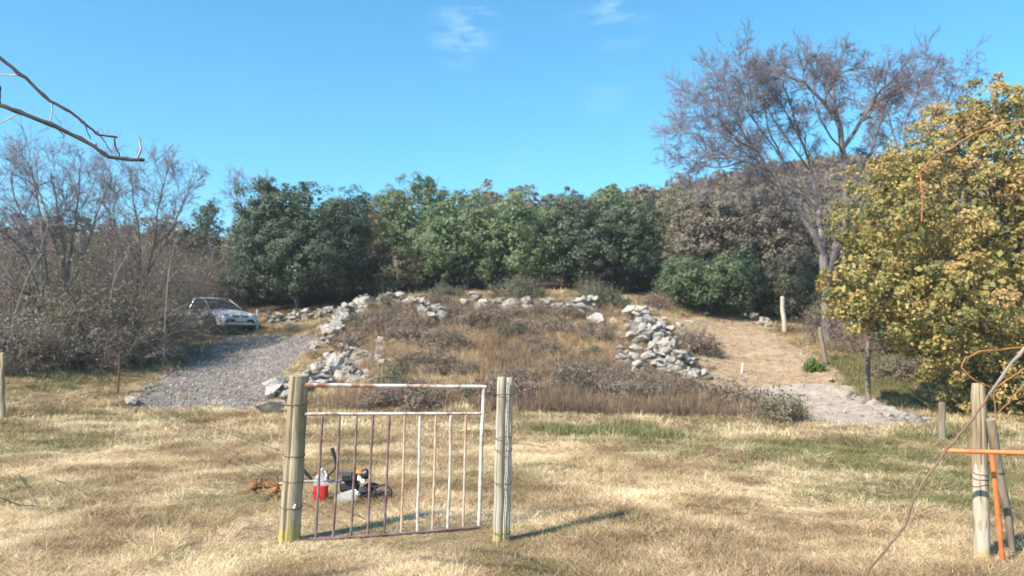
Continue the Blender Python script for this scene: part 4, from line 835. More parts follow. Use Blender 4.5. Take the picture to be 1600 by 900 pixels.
def scatter(name, label, cat, pts, rotz, scl, idx_, tint, protos, tilt=0.0, kind='stuff', seed=0):
    nn = len(pts); r_ = np.random.default_rng(seed + 1)
    me = bpy.data.meshes.new(name); me.vertices.add(nn); me.vertices.foreach_set('co', np.asarray(pts, np.float32).ravel()); me.update()
    for nm, typ, val, key in (('rot', 'FLOAT_VECTOR', np.stack([r_.normal(0, tilt, nn), r_.normal(0, tilt, nn), rotz], 1), 'vector'), ('scl', 'FLOAT', scl, 'value'), ('tint', 'FLOAT', np.clip(tint, 0, 1), 'value'), ('pick', 'INT', idx_, 'value')):
        a = me.attributes.new(nm, typ, 'POINT'); a.data.foreach_set(key, np.asarray(val, np.int32 if typ == 'INT' else np.float32).ravel())
    o = obj(name, me); c = bpy.data.collections.new(name + '_kinds')
    for p in protos: c.objects.link(p)
    g = bpy.data.node_groups.new(name, 'GeometryNodeTree')
    g.interface.new_socket('Geometry', in_out='INPUT', socket_type='NodeSocketGeometry'); g.interface.new_socket('Geometry', in_out='OUTPUT', socket_type='NodeSocketGeometry')
    gi = N(g, 'NodeGroupInput'); go = N(g, 'NodeGroupOutput'); ip = N(g, 'GeometryNodeInstanceOnPoints'); ci = N(g, 'GeometryNodeCollectionInfo')
    ci.inputs['Collection'].default_value = c; ci.inputs['Separate Children'].default_value = True; ci.inputs['Reset Children'].default_value = True
    def at_(nm, typ):
        q = N(g, 'GeometryNodeInputNamedAttribute'); q.data_type = typ; q.inputs[0].default_value = nm; return q.outputs['Attribute']
    e2r = N(g, 'FunctionNodeEulerToRotation'); g.links.new(at_('rot', 'FLOAT_VECTOR'), e2r.inputs[0])
    g.links.new(gi.outputs[0], ip.inputs['Points']); g.links.new(ci.outputs[0], ip.inputs['Instance']); ip.inputs['Pick Instance'].default_value = True
    g.links.new(at_('pick', 'INT'), ip.inputs['Instance Index']); g.links.new(e2r.outputs[0], ip.inputs['Rotation']); g.links.new(at_('scl', 'FLOAT'), ip.inputs['Scale'])
    g.links.new(ip.outputs[0], go.inputs[0]); md = o.modifiers.new('scatter', 'NODES'); md.node_group = g
    return tag(o, label, cat, None, kind)
def rand_pts(nn, y0, y1, rng, k=0.72, pad=1.0, power=1.0):
    """points spread evenly over the wedge of ground in view, denser towards y0 when power > 1"""
    u = rng.random(nn); y = y0 + (y1 - y0) * u ** power; x = rng.uniform(-1, 1, nn) * (y * k + pad); return x, y
rng = np.random.default_rng(5)
BL = M['blade']
TU = [tuft(1, 24, .04, .10, .0042, 0.75, .07, BL, 'a_tuft', 0.8), tuft(2, 30, .08, .20, .0045, 1.35, .10, BL, 'b_hay', 0.35), tuft(3, 22, .05, .15, .0042, 1.0, .08, BL, 'c_tuft', 0.9), tuft(4, 34, .04, .10, .005, 1.25, .10, BL, 'd_hay', 0.5), tuft(6, 22, .10, .26, .004, 1.45, .11, BL, 'e_hay', 0.3)]
def grass_layer(name, label, nn, y0, y1, power, smul, protos, seed):
    rng = np.random.default_rng(seed); x, y = rand_pts(nn, y0, y1, rng, power=power)
    dr = soft(x, y, DRIVE, 0.35, 91); tr = soft(x, y, TRACK, 0.35, 92); tg = soft(x, y, TRACKG, 0.5, 93)
    gp = fbm(x * 0.7, y * 1.0, 55); cover = fbm(x * 1.7, y * 1.7, 80)
    keep = (rng.random(nn) > np.maximum(np.maximum(dr * 0.97, tg * 0.9), tr * 0.72)) & (rng.random(nn) < 0.35 + cover * 1.3)
    x, y, gp, tr = x[keep], y[keep], gp[keep], tr[keep]; z = zf(x, y)
    green = np.zeros(len(x))
    for i, g in enumerate(GREEN): green = np.maximum(green, soft(x, y, g, 0.9, 70 + i))
    grn = rng.random(len(x)) < green * 0.62 * np.clip(fbm(x * 1.1, y * 1.6, 41) * 2.4 - 0.3, 0, 1.5) + np.clip((fbm(x * 0.4, y * 0.9, 40) - 0.55) * 3, 0, 0.3) + 0.04
    tint = np.where(grn, rng.uniform(0.04, 0.32, len(x)), np.clip(0.70 + (fbm(x * 1.5, y * 1.3, 58) - 0.5) * 1.15 + rng.normal(0, 0.14, len(x)), 0.34, 1.0))
    tint = np.where((tr > 0.5) & ~grn, tint * 0.9, tint)
    sc_ = smul * rng.uniform(0.6, 1.35, len(x)) * (0.55 + 0.9 * np.clip(fbm(x * 1.9, y * 1.5, 57) * 1.6 - 0.3, 0, 1)) * (1 + 0.05 * (y - 6))
    sc_ *= 1 - 0.55 * np.exp(-((y - 6.35) / 0.5) ** 2) * (np.abs(x + 0.9) < 1.35)
    sc_ = np.where(tr > 0.3, sc_ * 0.55, sc_)
    idx_ = rng.integers(0, 5, len(x)); idx_ = np.where(grn, rng.choice([0, 2], len(x)), idx_)
    scatter(name, label, 'grass', np.stack([x, y, z - 0.005], 1), rng.uniform(0, 6.28, len(x)), sc_, idx_, tint, protos, 0.12, seed=seed)
grass_layer('grass', 'short dry straw coloured grass and cut hay covering the field', 170000, 4.6, 13, 1.35, 0.58, TU, 11)
TU2 = [tuft(11, 22, .05, .14, .009, 0.8, .13, BL, 'a_tuft2', 0.8), tuft(12, 24, .10, .24, .009, 1.3, .16, BL, 'b_hay2', 0.3), tuft(13, 20, .06, .17, .010, 1.0, .14, BL, 'c_tuft2', 0.8), tuft(14, 24, .06, .14, .011, 1.1, .16, BL, 'd_hay2', 0.3), tuft(16, 18, .12, .28, .009, 1.35, .15, BL, 'e_hay2', 0.1)]
grass_layer('far_grass', 'dry grass of the far part of the field and the banks', 130000, 12.5, 35, 1.15, 0.52, TU2, 12)
# dry weeds over the mound
W_ = M['weed']
WD = [tuft(21, 26, .15, .42, .009, 0.35, .14, W_, 'a_weed', 0.3), tuft(22, 30, .10, .32, .010, 0.6, .18, W_, 'b_weed', 0.4), tuft(23, 22, .2, .5, .008, 0.25, .12, W_, 'c_weed', 0.2)]
x, y = rand_pts(150000, 17, 33, rng, k=0.6); mo = soft(x, y, MOUND, 1.3); br = soft(x, y, BRUSH, 1.3, 66) * np.clip(fbm(x * 0.9, y * 1.2, 67) * 3.2 - 0.9, 0, 1); q = fbm(x * 0.55, y * 0.55, 61); q2 = fbm(x * 0.45 + 9, y * 0.45, 88)
keep = rng.random(len(x)) < np.maximum(mo * 0.6 * np.clip(fbm(x * 1.1, y * 1.3, 68) * 2.6 - 0.6, 0.05, 1.2), br * 0.6); x, y, q, q2, br = x[keep], y[keep], q[keep], q2[keep], br[keep]
tint = np.clip(0.60 - (q2 - 0.5) * 1.2 + rng.normal(0, 0.16, len(x)), 0.16, 1); tint = np.where(br > 0.4, np.clip(rng.normal(0.36, 0.12, len(x)), 0.2, 1), tint); tint = np.where(rng.random(len(x)) < 0.07, 0.02, tint)
scatter('dry_weeds', 'dry brown weeds and grass stalks covering the mound', 'weeds', np.stack([x, y, zf(x, y) - 0.02], 1), rng.uniform(0, 6.28, len(x)), rng.uniform(0.35, 1.05, len(x)) ** 1.3 * (0.6 + 0.8 * q), rng.integers(0, 3, len(x)), tint, WD, 0.1)
# tall green grass on the left bank and below the brush
x, y = rand_pts(60000, 13, 27, rng, k=0.75); g = np.zeros(len(x))
for i in (0, 2, 6): g = np.maximum(g, soft(x, y, GREEN[i], 0.6, 70 + i))
keep = rng.random(len(x)) < g * 0.5 * np.clip(fbm(x * 0.8, y * 0.8, 33) * 2.2 - 0.45, 0, 1); x, y = x[keep], y[keep]
GT = [tuft(31, 20, .12, .30, .011, 0.35, .12, BL, 'a_green', 0.5), tuft(32, 22, .10, .24, .012, 0.6, .14, BL, 'b_green', 0.5)]
scatter('green_grass', 'longer green grass on the left bank and below the brambles', 'grass', np.stack([x, y, zf(x, y) - 0.01], 1), rng.uniform(0, 6.28, len(x)), rng.uniform(0.6, 1.1, len(x)), rng.integers(0, 2, len(x)), rng.uniform(0.02, 0.34, len(x)), GT, 0.1)
# pebbles
def pebble(seed):
    r_ = np.random.default_rng(seed); v = np.array([(1, 0, 0), (-1, 0, 0), (0, 1, 0), (0, -1, 0), (0, 0, 1), (0, 0, -1)], float) * r_.uniform(0.6, 1.1, (6, 1)) * np.array((1, .85, .6))
    return proto('pebble_%d' % seed, v, np.array([(0, 2, 4), (2, 1, 4), (1, 3, 4), (3, 0, 4), (2, 0, 5), (1, 2, 5), (3, 1, 5), (0, 3, 5)]), M['pebble'])
PB = [pebble(i) for i in range(4)]
x, y = rand_pts(200000, 15, 33, rng, k=0.62); dr = soft(x, y, DRIVE, 0.5, 91); tg = soft(x, y, TRACKG, 0.6, 93); tr = soft(x, y, TRACK, 0.4, 92)
keep = rng.random(len(x)) < np.maximum(np.maximum(dr * 0.42, tg * 0.10), tr * 0.05); x, y = x[keep], y[keep]
scatter('gravel', 'loose grey gravel on the driveway and the track', 'gravel', np.stack([x, y, zf(x, y) + 0.025], 1), rng.uniform(0, 6.28, len(x)), 0.016 + 0.05 * rng.random(len(x)) ** 5 + 0.012 * rng.random(len(x)), rng.integers(0, 4, len(x)), rng.beta(2, 2.2, len(x)), PB, 0.6)

# ------------------------------------------------------------------ gate, posts, fences
rp = random.Random(9)
def wire_ring(c, r, tilt, parent, rad=0.003):
    mb = MB(); R = Rx(tilt) @ Ry(tilt * 0.6); P = [R @ Vector((math.cos(a) * r, math.sin(a) * r, 0.004 * math.sin(3 * a))) + Vector(c) for a in [2 * math.pi * k / 20 for k in range(21)]]
    mb.tube(P, rad, 5, cap=False); return mb.build('wire_tie', M['wire'], parent)
def round_post(label, bpx, bpy_, topx, topy, Y, r, mat, double=False, lich=0.0, ties=(), seed=1, name='wooden_post'):
    rg = random.Random(seed); base = at(bpx, bpy_, Y); base.z = g1(base.x, base.y); top = at(topx, topy, Y); root = thing(name, label, 'post', tuple(base)); d = top - base
    def log(off, rad, lift, s2, nm):
        mb = MB(); m_ = 14; P = [Vector((off, 0, 0)) + d * (k / m_) * (1 + lift) + Vector((rg.uniform(-1, 1), rg.uniform(-1, 1), 0)) * 0.003 for k in range(m_ + 1)]; P[0] = P[0] - d * 0.1
        rads = [rad * (1.05 - 0.10 * k / m_) * rg.uniform(0.985, 1.015) for k in range(m_ + 1)]; rads[-1] *= 0.9; P.append(P[-1] + d.normalized() * 0.006); rads.append(rads[-1] * 0.85)
        S_ = 28; V = []; prof = [1 + 0.02 * math.sin(3 * a * 0.22 * s2) + 0.012 * rg.uniform(-1, 1) for a in range(S_)]
        groove = [(0.80 if k in grooves else 1.0) for k in range(S_)]
        Fs = []
        for i, p in enumerate(P):
            for k in range(S_):
                a = 2 * math.pi * k / S_; q = rads[i] * prof[k] * groove[k] * (1 + rg.uniform(-.006, .006)); V.append(p + Vector((math.cos(a) * q, math.sin(a) * q, 0)))
        for i in range(len(P) - 1):
            for k in range(S_): Fs.append((i * S_ + k, i * S_ + (k + 1) % S_, (i + 1) * S_ + (k + 1) % S_, (i + 1) * S_ + k))
        Fs.append(tuple((len(P) - 1) * S_ + k for k in range(S_))); mb.add(V, Fs); return mb.build(nm, mat, root)
    grooves = (20, 16) if not double else (19,)
    if double: log(-r * 0.42, r * 0.64, 0.0, 1, 'shaft'); log(r * 0.62, r * 0.50, -0.004, 2, 'split_half')
    else: log(0, r, 0, 1, 'shaft')
    if False:
        mb = MB(); m_ = 0
        for k in range(70):
            a = rg.uniform(math.pi * 1.0, math.pi * 1.95); h = rg.random() ** 1.7 * lich; rr_ = (r * 1.0 if not double else r * 0.66); cx = 0 if not double else -r * 0.42
            c = Vector((cx + math.cos(a) * rr_ * 1.02, math.sin(a) * rr_ * 1.02, 0)) + d * h; s = rg.uniform(.004, .012)
            mb.ball(c, (s, s * 0.35, s * 1.5), Rz(a + math.pi / 2), 6, 4)
        mb.build('lichen', M['lichen'], root)
    for h, tl in ties: wire_ring(d * h, r * (1.06 if not double else 1.14), tl, root)
    return root, base, top, d
GP1, b1, t1, d1 = round_post('thick round wooden gate post, yellowed and cracked, left of the gate', 452, 842, 467, 588, 6.3, 0.079, M['post_wood'], lich=0.35, ties=((.21, .12), (.37, .15), (.52, .1), (.83, .05)), seed=3)
mb = MB(); mb.box(d1 * 0.22 + Vector((0.045, -0.076, 0)), (0.012, 0.004, 0.035), Ry(0.3)); mb.build('tag', M['white_plastic'], GP1)
GP2, b2, t2, d2 = round_post('grey split double wooden gate post, right of the gate', 783, 846, 789, 590, 6.25, 0.060, M['post_pale'], double=True, lich=0.30, ties=((.06, .1), (.36, .12), (.56, .1), (.63, -.15), (.90, .05)), seed=4)
mb = MB()
for k in range(34):
    q = d2 * (k / 34 * 0.98 + 0.01) + Vector((0.024 + 0.003 * math.sin(k), -0.044, 0)); mb.box(q, (0.006, 0.006, d2.length / 34 * 0.8))
mb.build('split', M['crack'], GP2)

# gate: hung on the left post, the right end swung back
YL, YR = 6.25, 6.63
def gp(px, py):
    f = (px - 478) / (757 - 478); return at(px, py, YL + (YR - YL) * f)
gb = gp(490, 842); gate = thing('metal_gate', 'rusty white and purple tubular metal gate between two wooden posts', 'gate', tuple(gb))
def gtube(name, pts, r, mat, rel_r=8, noiseamp=0.0015):
    mb = MB(); P = []
    for i in range(len(pts) - 1):
        a, c = gp(*pts[i]) - gb, gp(*pts[i + 1]) - gb
        for k in range(6 if i < len(pts) - 2 else 7): P.append(a.lerp(c, k / 6) + Vector([rp.uniform(-1, 1) * noiseamp for _ in range(3)]))
    mb.tube(P, r, rel_r); return mb.build(name, M[mat], gate)
gtube('top_rail', [(477, 601.5), (610, 603), (759, 604.5)], 0.0165, 'rail_rust', 12)
gtube('middle_rail', [(477, 647), (610, 646.5), (753, 646)], 0.0125, 'rail_rust', 10)
gtube('bottom_rail', [(486, 843), (560, 838), (660, 831), (750, 822.5)], 0.0145, 'bar_purple', 10)
gtube('stile', [(756.5, 604), (753, 680), (748.5, 823)], 0.0165, 'bar_pale', 12)
bars = [(504, 493, 'bar_purple'), (531, 520.5, 'bar_purple'), (557.5, 548, 'bar_purple'), (583, 574.5, 'bar_purple'), (608.5, 600.5, 'bar_purple'), (632.5, 626.5, 'bar_tan'), (656.5, 652, 'bar_pale'), (681, 675.5, 'bar_tan'), (704.5, 699.5, 'bar_pale'), (728, 723.5, 'bar_tan')]
for i, (xt, xb, m_) in enumerate(bars):
    yb = 843 + (xb - 486) / (750 - 486) * (822.5 - 843); xm = (xt + xb) / 2 + rp.uniform(-1.2, 1.2)
    o = gtube('bar', [(xt, 647), (xm, 740), (xb, yb)], 0.0105 if m_ != 'bar_pale' else 0.0118, m_, 8)
mb = MB(); mb.box(gp(757, 673) - gb + Vector((0.02, 0, 0)), (0.04, 0.02, 0.02)); mb.build('latch', M['rust_iron'], gate, bevel=0.003)
mb = MB(); mb.box(gp(488, 843) - gb + Vector((-0.01, 0, 0.0)), (0.04, 0.035, 0.03)); mb.build('bottom_hinge', M['rust_iron'], gate, bevel=0.006)
mb = MB()
for yy in (603, 647): mb.box(gp(478, yy) - gb, (0.02, 0.02, 0.034))
mb.build('hinge', M['rust_iron'], gate, bevel=0.004)

# right hand post, brace and orange gate
GP3, b3, t3, d3 = round_post('tall round wooden post with pale lower half beside the orange bar', 1534, 872, 1529, 600, 5.85, 0.052, M['post_wood'], lich=0.1, ties=((.47, .12), (.43, -.15), (.5, .2)), seed=5)
mb = MB(); mb.tube([d3 * f for f in (-0.05, .1, .25, .40, .52, .55)], [.0546, .054, .0535, .053, .0525, .051], 28, cap=False, jit=0.004, rng=rp); mb.build('bare_wood', M['post_pale'], GP3)
mb = MB(); q = at(1583, 850, 5.95); q.z = g1(q.x, q.y); lp = thing('wooden_brace', 'thin weathered stick leaning against the round post by the orange bar', 'post', tuple(q))
tp = at(1548, 655, 5.75) - q; mb.tube([Vector((0, 0, -0.05)), tp * 0.3 + Vector((0.01, 0, 0)), tp * 0.62 + Vector((-.008, 0, 0)), tp], [.022, .026, .030, .034], 10, jit=0.05, rng=rp); mb.build('shaft', M['old_wood'], lp)
wire_ring(tp * 0.62, 0.036, 0.3, lp, 0.004)
q = at(1568, 880, 5.7); q.z = g1(q.x, q.y); og = thing('orange_metal_gate', 'bright orange painted metal gate frame at the right edge', 'gate', tuple(q))
Yo = 5.6
mb = MB(); a = at(1473, 704, Yo) - q; c = at(1640, 709, 5.3) - q; e = at(1900, 714, 4.9) - q; mb.tube([a, a.lerp(c, .5), c, e], 0.0165, 12, jit=0.02, rng=rp); mb.build('rail', M['orange_paint'], og)
mb = MB(); mb.tube([at(1552, 706, Yo) - q + Vector((0, 0.02, 0)), at(1558, 790, 5.65) - q, Vector((0, 0, -0.03))], 0.0165, 12, jit=0.02, rng=rp); mb.build('stile', M['orange_paint'], og)
mb = MB(); mb.tube([at(1890, 714, 4.95) - q, at(1895, 900, 4.95) - q], 0.0165, 12); mb.build('stile', M['orange_paint'], og)

# wooden fence posts further off
def slim_post(label, px, pyb, ptx, pty, r, mat, name='fence_post', Y=None, group=None, square=False):
    b = ground_at(px, pyb) if Y is None else Vector(tuple(base_of(px, Y))); top = at(ptx, pty, b.y) - b; root = thing(name, label, 'post', tuple(b), group=group)
    mb = MB(); m_ = 6; P = [top * (k / m_) + Vector((rp.uniform(-1, 1) * r * .18, rp.uniform(-1, 1) * r * .18, 0)) for k in range(m_ + 1)]; P[0] = P[0] + Vector((0, 0, -0.15))
    mb.tube(P, [r * (1.08 - 0.2 * k / m_) for k in range(m_ + 1)], 4 if square else 10, jit=0.05, rng=rp)
    mb.build('shaft', mat, root); c = MB(); c.tube([P[-1] - Vector((0, 0, 0.001)), P[-1] + top.normalized() * r * 0.35], [r * 0.86, r * 0.4], 4 if square else 10); c.build('post_top', mat, root)
    return root, b, b + top
FP = {}
FP['a'] = slim_post('greenish wooden fence post at the left edge of the field', 3, 657, 5, 552, 0.048, M['post_wood'])
FP['b'] = slim_post('thin rust red iron fence stake in the field left of the driveway', 184, 616, 187, 551, 0.026, M['rust_iron'], name='iron_stake')
FP['c'] = slim_post('pale wooden fence post at the top right of the tan track', 1226, 520, 1222, 464, 0.085, M['post_pale'])
FP['d'] = slim_post('grey leaning fence post, second one down along the track', 1290, 572, 1281, 512, 0.07, M['old_wood'])
FP['e'] = slim_post('dark brown fence post in front of the shade of the yellow oak', 1357, 631, 1355, 535, 0.062, M['old_wood'])
FP['f'] = slim_post('short grey fence post at the right end of the flat stones', 1471, 692, 1472, 630, 0.06, M['old_wood'])
slim_post('dark wooden stake in front of the car bonnet', 341, 522, 339, 470, 0.045, M['bark_dark'], name='stake')
slim_post('pale short stake in front of the left headlight of the car', 353, 521, 353, 487, 0.05, M['stake_white'], name='stake')
slim_post('thin pale stake at the right corner of the car', 402, 519, 402, 484, 0.032, M['stake_white'], name='stake')
slim_post('rusty red stake hidden in the thicket left of the car', 282, 535, 283, 505, 0.05, M['rust_iron'], name='stake')
slim_post('small white marker peg standing in the middle of the tan track', 1159, 583, 1161, 568, 0.03, M['stake_white'], name='peg')

def wire(label, pts, sag=0.05, r=0.0032, barb=True):
    P = []; pts = [Vector(p) for p in pts]
    for i in range(len(pts) - 1):
        L = (pts[i + 1] - pts[i]).length; k_ = max(8, int(L * 2))
        for k in range(k_ + (i == len(pts) - 2)):
            f = k / k_; P.append(pts[i].lerp(pts[i + 1], f) - Vector((0, 0, sag * 4 * f * (1 - f) * min(1, L / 4))))
    b = P[0]; root = thing('barbed_wire', label, 'wire', tuple(b)); mb = MB(); mb.tube([p - b for p in P], r, 4); mb.build('strand', M['wire'], root)
    if barb:
        m2 = MB(); L = 0; nx_ = 0.3
        for i in range(1, len(P)):
            L += (P[i] - P[i - 1]).length
            if L > nx_:
                nx_ = L + 0.35; p = P[i] - b
                for _ in range(2):
                    d_ = Vector([rp.uniform(-1, 1) for _ in range(3)]).normalized() * 0.02; m2.tube([p - d_, p + d_], r * 0.8, 3)
        m2.build('barb', M['wire'], root)['kind'] = 'stuff'
    return root
def lerpP(f, h): return f[1].lerp(f[2], h)
wire('upper barbed wire from the left gate post to the iron stake', [b1 + d1 * 0.83, lerpP(FP['b'], .55), lerpP(FP['a'], .56), at(-200, 590, 14)], 0.10)
wire('lower barbed wire from the left gate post to the iron stake', [b1 + d1 * 0.52, lerpP(FP['b'], .22), lerpP(FP['a'], .22), at(-200, 640, 14)], 0.10)
wire('lowest barbed wire from the left gate post to the left edge', [b1 + d1 * 0.37, lerpP(FP['b'], .08), lerpP(FP['a'], .05), at(-200, 660, 14)], 0.06)
wire('upper loose wire end sticking out of the double gate post', [b2 + d2 * 0.86, b2 + d2 * 0.86 + Vector((0.16, 0.02, 0.012)), b2 + d2 * 0.86 + Vector((0.34, 0.06, -.01))], 0.0, 0.0022)
wire('short loose wire end sticking out of the double gate post', [b2 + d2 * 0.60, b2 + d2 * 0.60 + Vector((0.22, 0.03, -0.02)), b2 + d2 * 0.60 + Vector((0.36, 0.04, -.05))], 0.0, 0.0025)
wire('wire strand linking the fence posts along the tan track', [lerpP(FP['c'], .75), lerpP(FP['d'], .75), lerpP(FP['e'], .75), lerpP(FP['f'], .75)], 0.08, 0.004)

# ------------------------------------------------------------------ parked car
cp = base_of(356, 31.6); cz = at(375, 517, 31).z
carr = thing('parked_car', 'silver hatchback with dark windscreen parked behind the thicket at the top of the driveway', 'car', (cp[0] - 0.95, cp[1] + 0.8, max(cz, g1(cp[0], cp[1])) - 0.02), math.radians(-90 + 52))
# car local: +x is the front
def loft(stations, mat, name, sides=None, cap=True):
    """stations: (x, halfwidth, zbot, ztop, shoulder)"""
    V = []; k_ = 0
    for x_, hw, zb, zt, sh in stations:
        ring = [(-hw * .86, zb), (-hw * .97, zb + .06), (-hw, zb + (zt - zb) * .42), (-hw * .985, zb + (zt - zb) * .70), (-hw * sh, zb + (zt - zb) * .93), (-hw * sh * .6, zt), (0, zt + .015)]
        ring = ring + [(-a, b_) for a, b_ in ring[-2::-1]]; k_ = len(ring); V += [(x_, a, b_) for a, b_ in ring]
    Fs = []
    for i in range(len(stations) - 1):
        for k in range(k_): Fs.append((i * k_ + k, i * k_ + (k + 1) % k_, (i + 1) * k_ + (k + 1) % k_, (i + 1) * k_ + k))
    if cap: Fs += [tuple(range(k_)), tuple((len(stations) - 1) * k_ + k for k in range(k_))[::-1]]
    return MB().add(V, Fs)
body = loft([(2.06, .66, .26, .58, .90), (2.00, .76, .22, .66, .92), (1.80, .82, .20, .74, .93), (1.45, .85, .20, .82, .94), (1.0, .865, .20, .90, .95), (.6, .87, .2, .935, .97), (-.4, .87, .2, .95, .98), (-1.3, .87, .2, .97, .98), (-1.75, .85, .22, .97, .95), (-2.0, .80, .25, .93, .92), (-2.06, .72, .3, .88, .9)], None, 'body')
body.build('body', M['car_paint'], carr)
# roof and pillars
def quadslab(pts, th, mat, name, parent, inward):
    pts = [Vector(p) for p in pts]; n_ = (pts[1] - pts[0]).cross(pts[2] - pts[0]).normalized() * th * (1 if inward else -1)
    m_ = len(pts); V = pts + [p + n_ for p in pts]; Fs = [tuple(range(m_)), tuple(range(m_, 2 * m_))[::-1]] + [(k, m_ + k, m_ + (k + 1) % m_, (k + 1) % m_) for k in range(m_)]
    return MB().add(V, Fs).build(name, mat, parent, smooth=False)
roof = MB(); V = []
RS = [(0.32, .56, 1.36), (0.0, .60, 1.41), (-.6, .61, 1.43), (-1.2, .60, 1.40), (-1.55, .58, 1.33)]
for x_, hw, zt in RS: V += [(x_, -hw, zt - .045), (x_, -hw * .85, zt - .008), (x_, 0, zt + .012), (x_, hw * .85, zt - .008), (x_, hw, zt - .045), (x_, 0, zt - .07)]
Fs = []
for i in range(4):
    for k in range(6): Fs.append((i * 6 + k, i * 6 + (k + 1) % 6, (i + 1) * 6 + (k + 1) % 6, (i + 1) * 6 + k))
Fs += [tuple(range(6)), tuple(24 + k for k in range(6))[::-1]]
roof.add(V, Fs).build('roof', M['car_paint'], carr)
quadslab([(1.02, -.70, .925), (1.02, .70, .925), (0.36, .53, 1.345), (0.36, -.53, 1.345)], 0.012, M['car_glass'], 'windscreen', carr, False)
quadslab([(-2.0, -.66, .93), (-2.0, .66, .93), (-1.58, .55, 1.31), (-1.58, -.55, 1.31)], 0.012, M['car_glass'], 'rear_window', carr, True)
for s in (-1, 1):
    quadslab([(0.80, s * .80, .95), (-.20, s * .82, .955), (-.22, s * .60, 1.355), (0.30, s * .575, 1.335)], 0.012, M['car_glass'], 'side_window', carr, s > 0)
    quadslab([(-.30, s * .82, .955), (-1.35, s * .82, .97), (-1.28, s * .60, 1.34), (-.30, s * .60, 1.355)], 0.012, M['car_glass'], 'side_window', carr, s > 0)
    for nm, (p, q_), r_ in (('front_pillar', ((1.0, s * .73, .905), (0.34, s * .565, 1.345)), .022), ('middle_pillar', ((-.25, s * .83, .95), (-.26, s * .605, 1.36)), .036), ('rear_pillar', ((-1.72, s * .76, .94), (-1.48, s * .58, 1.335)), .10)):
        MB().tube([p, q_], r_, 8).build(nm, M['car_paint'], carr)
    m_ = MB(); m_.ball((0.72, s * .98, 1.0), (.06, .11, .075)); m_.build('wing_mirror', M['car_trim'], carr)
    # front end
    m_ = MB(); m_.ball((1.90, s * .60, .66), (.16, .19, .075), Rz(-s * .5)); m_.build('headlight', M['head_glass'], carr)
    m_ = MB(); m_.box((2.055, s * .20, .60), (.06, .30, .065), Rz(-s * .12)); m_.build('grille', M['car_trim'], carr, bevel=.01)
    m_ = MB(); m_.ball((2.04, s * .60, .36), (.05, .07, .05)); m_.build('fog_light', M['car_trim'], carr)
    for xw in (1.32, -1.28):
        wr = bpy.data.objects.new('wheel', None); COL.objects.link(wr); wr.parent = carr; wr.location = (xw, s * .80, .31)
        MB().lathe([(.18, -.09), (.28, -.10), (.305, -.06), (.31, 0), (.305, .06), (.28, .10), (.18, .09)], R=Rx(math.pi / 2), sides=22).build('tyre', M['tyre'], wr)
        MB().lathe([(.02, -.085), (.17, -.075), (.19, -.095), (.19, .095), (.17, .075), (.02, .085)], R=Rx(math.pi / 2), sides=16).build('rim', M['rim'], wr)
        m_ = MB(); P = [(xw + math.cos(a_) * .36, s * .855, .31 + math.sin(a_) * .36) for a_ in [math.radians(q_) for q_ in range(-15, 200, 15)]]; m_.tube(P, .035, 6); m_.build('wheel_arch', M['car_trim'], carr)
        m_ = MB(); m_.lathe([(.34, -.03), (.34, .03)], (xw, s * .835, .31), Rx(math.pi / 2), 20); m_.build('wheel_well', M['car_trim'], carr)
    MB().box((0, s * .872, .50), (2.0, .02, .05)).build('side_strip', M['car_trim'], carr, bevel=.005)
    MB().box((.12, s * .876, .82), (.14, .02, .03)).build('door_handle', M['car_trim'], carr, bevel=.004)
MB().box((2.075, 0, .42), (.05, 1.18, .12)).build('bumper_opening', M['car_trim'], carr, bevel=.02)
MB().box((2.11, 0, .45), (.02, .52, .11)).build('number_plate', M['plate'], carr)
MB().box((2.05, 0, .24), (.10, 1.25, .05)).build('front_lip', M['car_trim'], carr, bevel=.01)
MB().lathe([(.045, -.01), (.045, .01)], (2.075, 0, .64), Ry(math.pi / 2), 4).build('badge', M['rim'], carr)

# ------------------------------------------------------------------ motor hoe and jugs behind the gate
YB = 8.0
ob = at(540, 778, YB); ob.z = g1(ob.x, ob.y)
tool = thing('brush_cutter', 'orange and white petrol brush cutter with tiller head lying on straw behind the gate', 'garden tool', tuple(ob))
def T(px, py, dy=0.0): return at(px, py, YB + dy) - ob
MB().tube([T(428, 757), T(470, 752), T(520, 752, .03), T(556, 752, .03)], 0.0125, 10).build('shaft', M['grey_metal'], tool)
m_ = MB(); c = T(566, 744); m_.box(c, (.10, .12, .09), Ry(.15), .8); m_.build('engine', M['white_plastic'], tool, bevel=.02)
m_ = MB(); m_.box(T(562, 737, -.03), (.075, .10, .04), Ry(.2), .7); m_.build('engine_cover', M['orange_plastic'], tool, bevel=.015)
m_ = MB(); m_.lathe([(.03, -.04), (.05, -.035), (.052, .03), (.035, .04)], T(570, 741, -.02), Ry(1.3), 16); m_.build('air_filter', M['black_plastic'], tool)
m_ = MB(); m_.box(T(546, 757, .05), (.20, .14, .12), Ry(-.15), .85); m_.build('crankcase', M['black_plastic'], tool, bevel=.03)
m_ = MB(); m_.box(T(548, 745), (.16, .12, .08), Ry(-.1)); m_.build('fuel_tank', M['black_plastic'], tool, bevel=.02)
m_ = MB(); m_.lathe([(.02, -.02), (.024, 0), (.02, .02)], T(567, 752, -.06), Rx(1.4), 12); m_.build('fuel_cap', M['white_plastic'], tool)
m_ = MB()
for k in range(9): m_.box(T(530 + k * 2.4, 740, -.02), (.008, .09, .03), Ry(.1))
m_.build('cooling_fins', M['grey_metal'], tool)
h = bpy.data.objects.new('handle', None); COL.objects.link(h); h.parent = tool
MB().tube([T(512, 752), T(513, 742, -.05), T(522, 735, -.06), T(527, 722, -.06), T(523, 712, -.06)], .009, 8).build('handle_bar', M['black_plastic'], h)
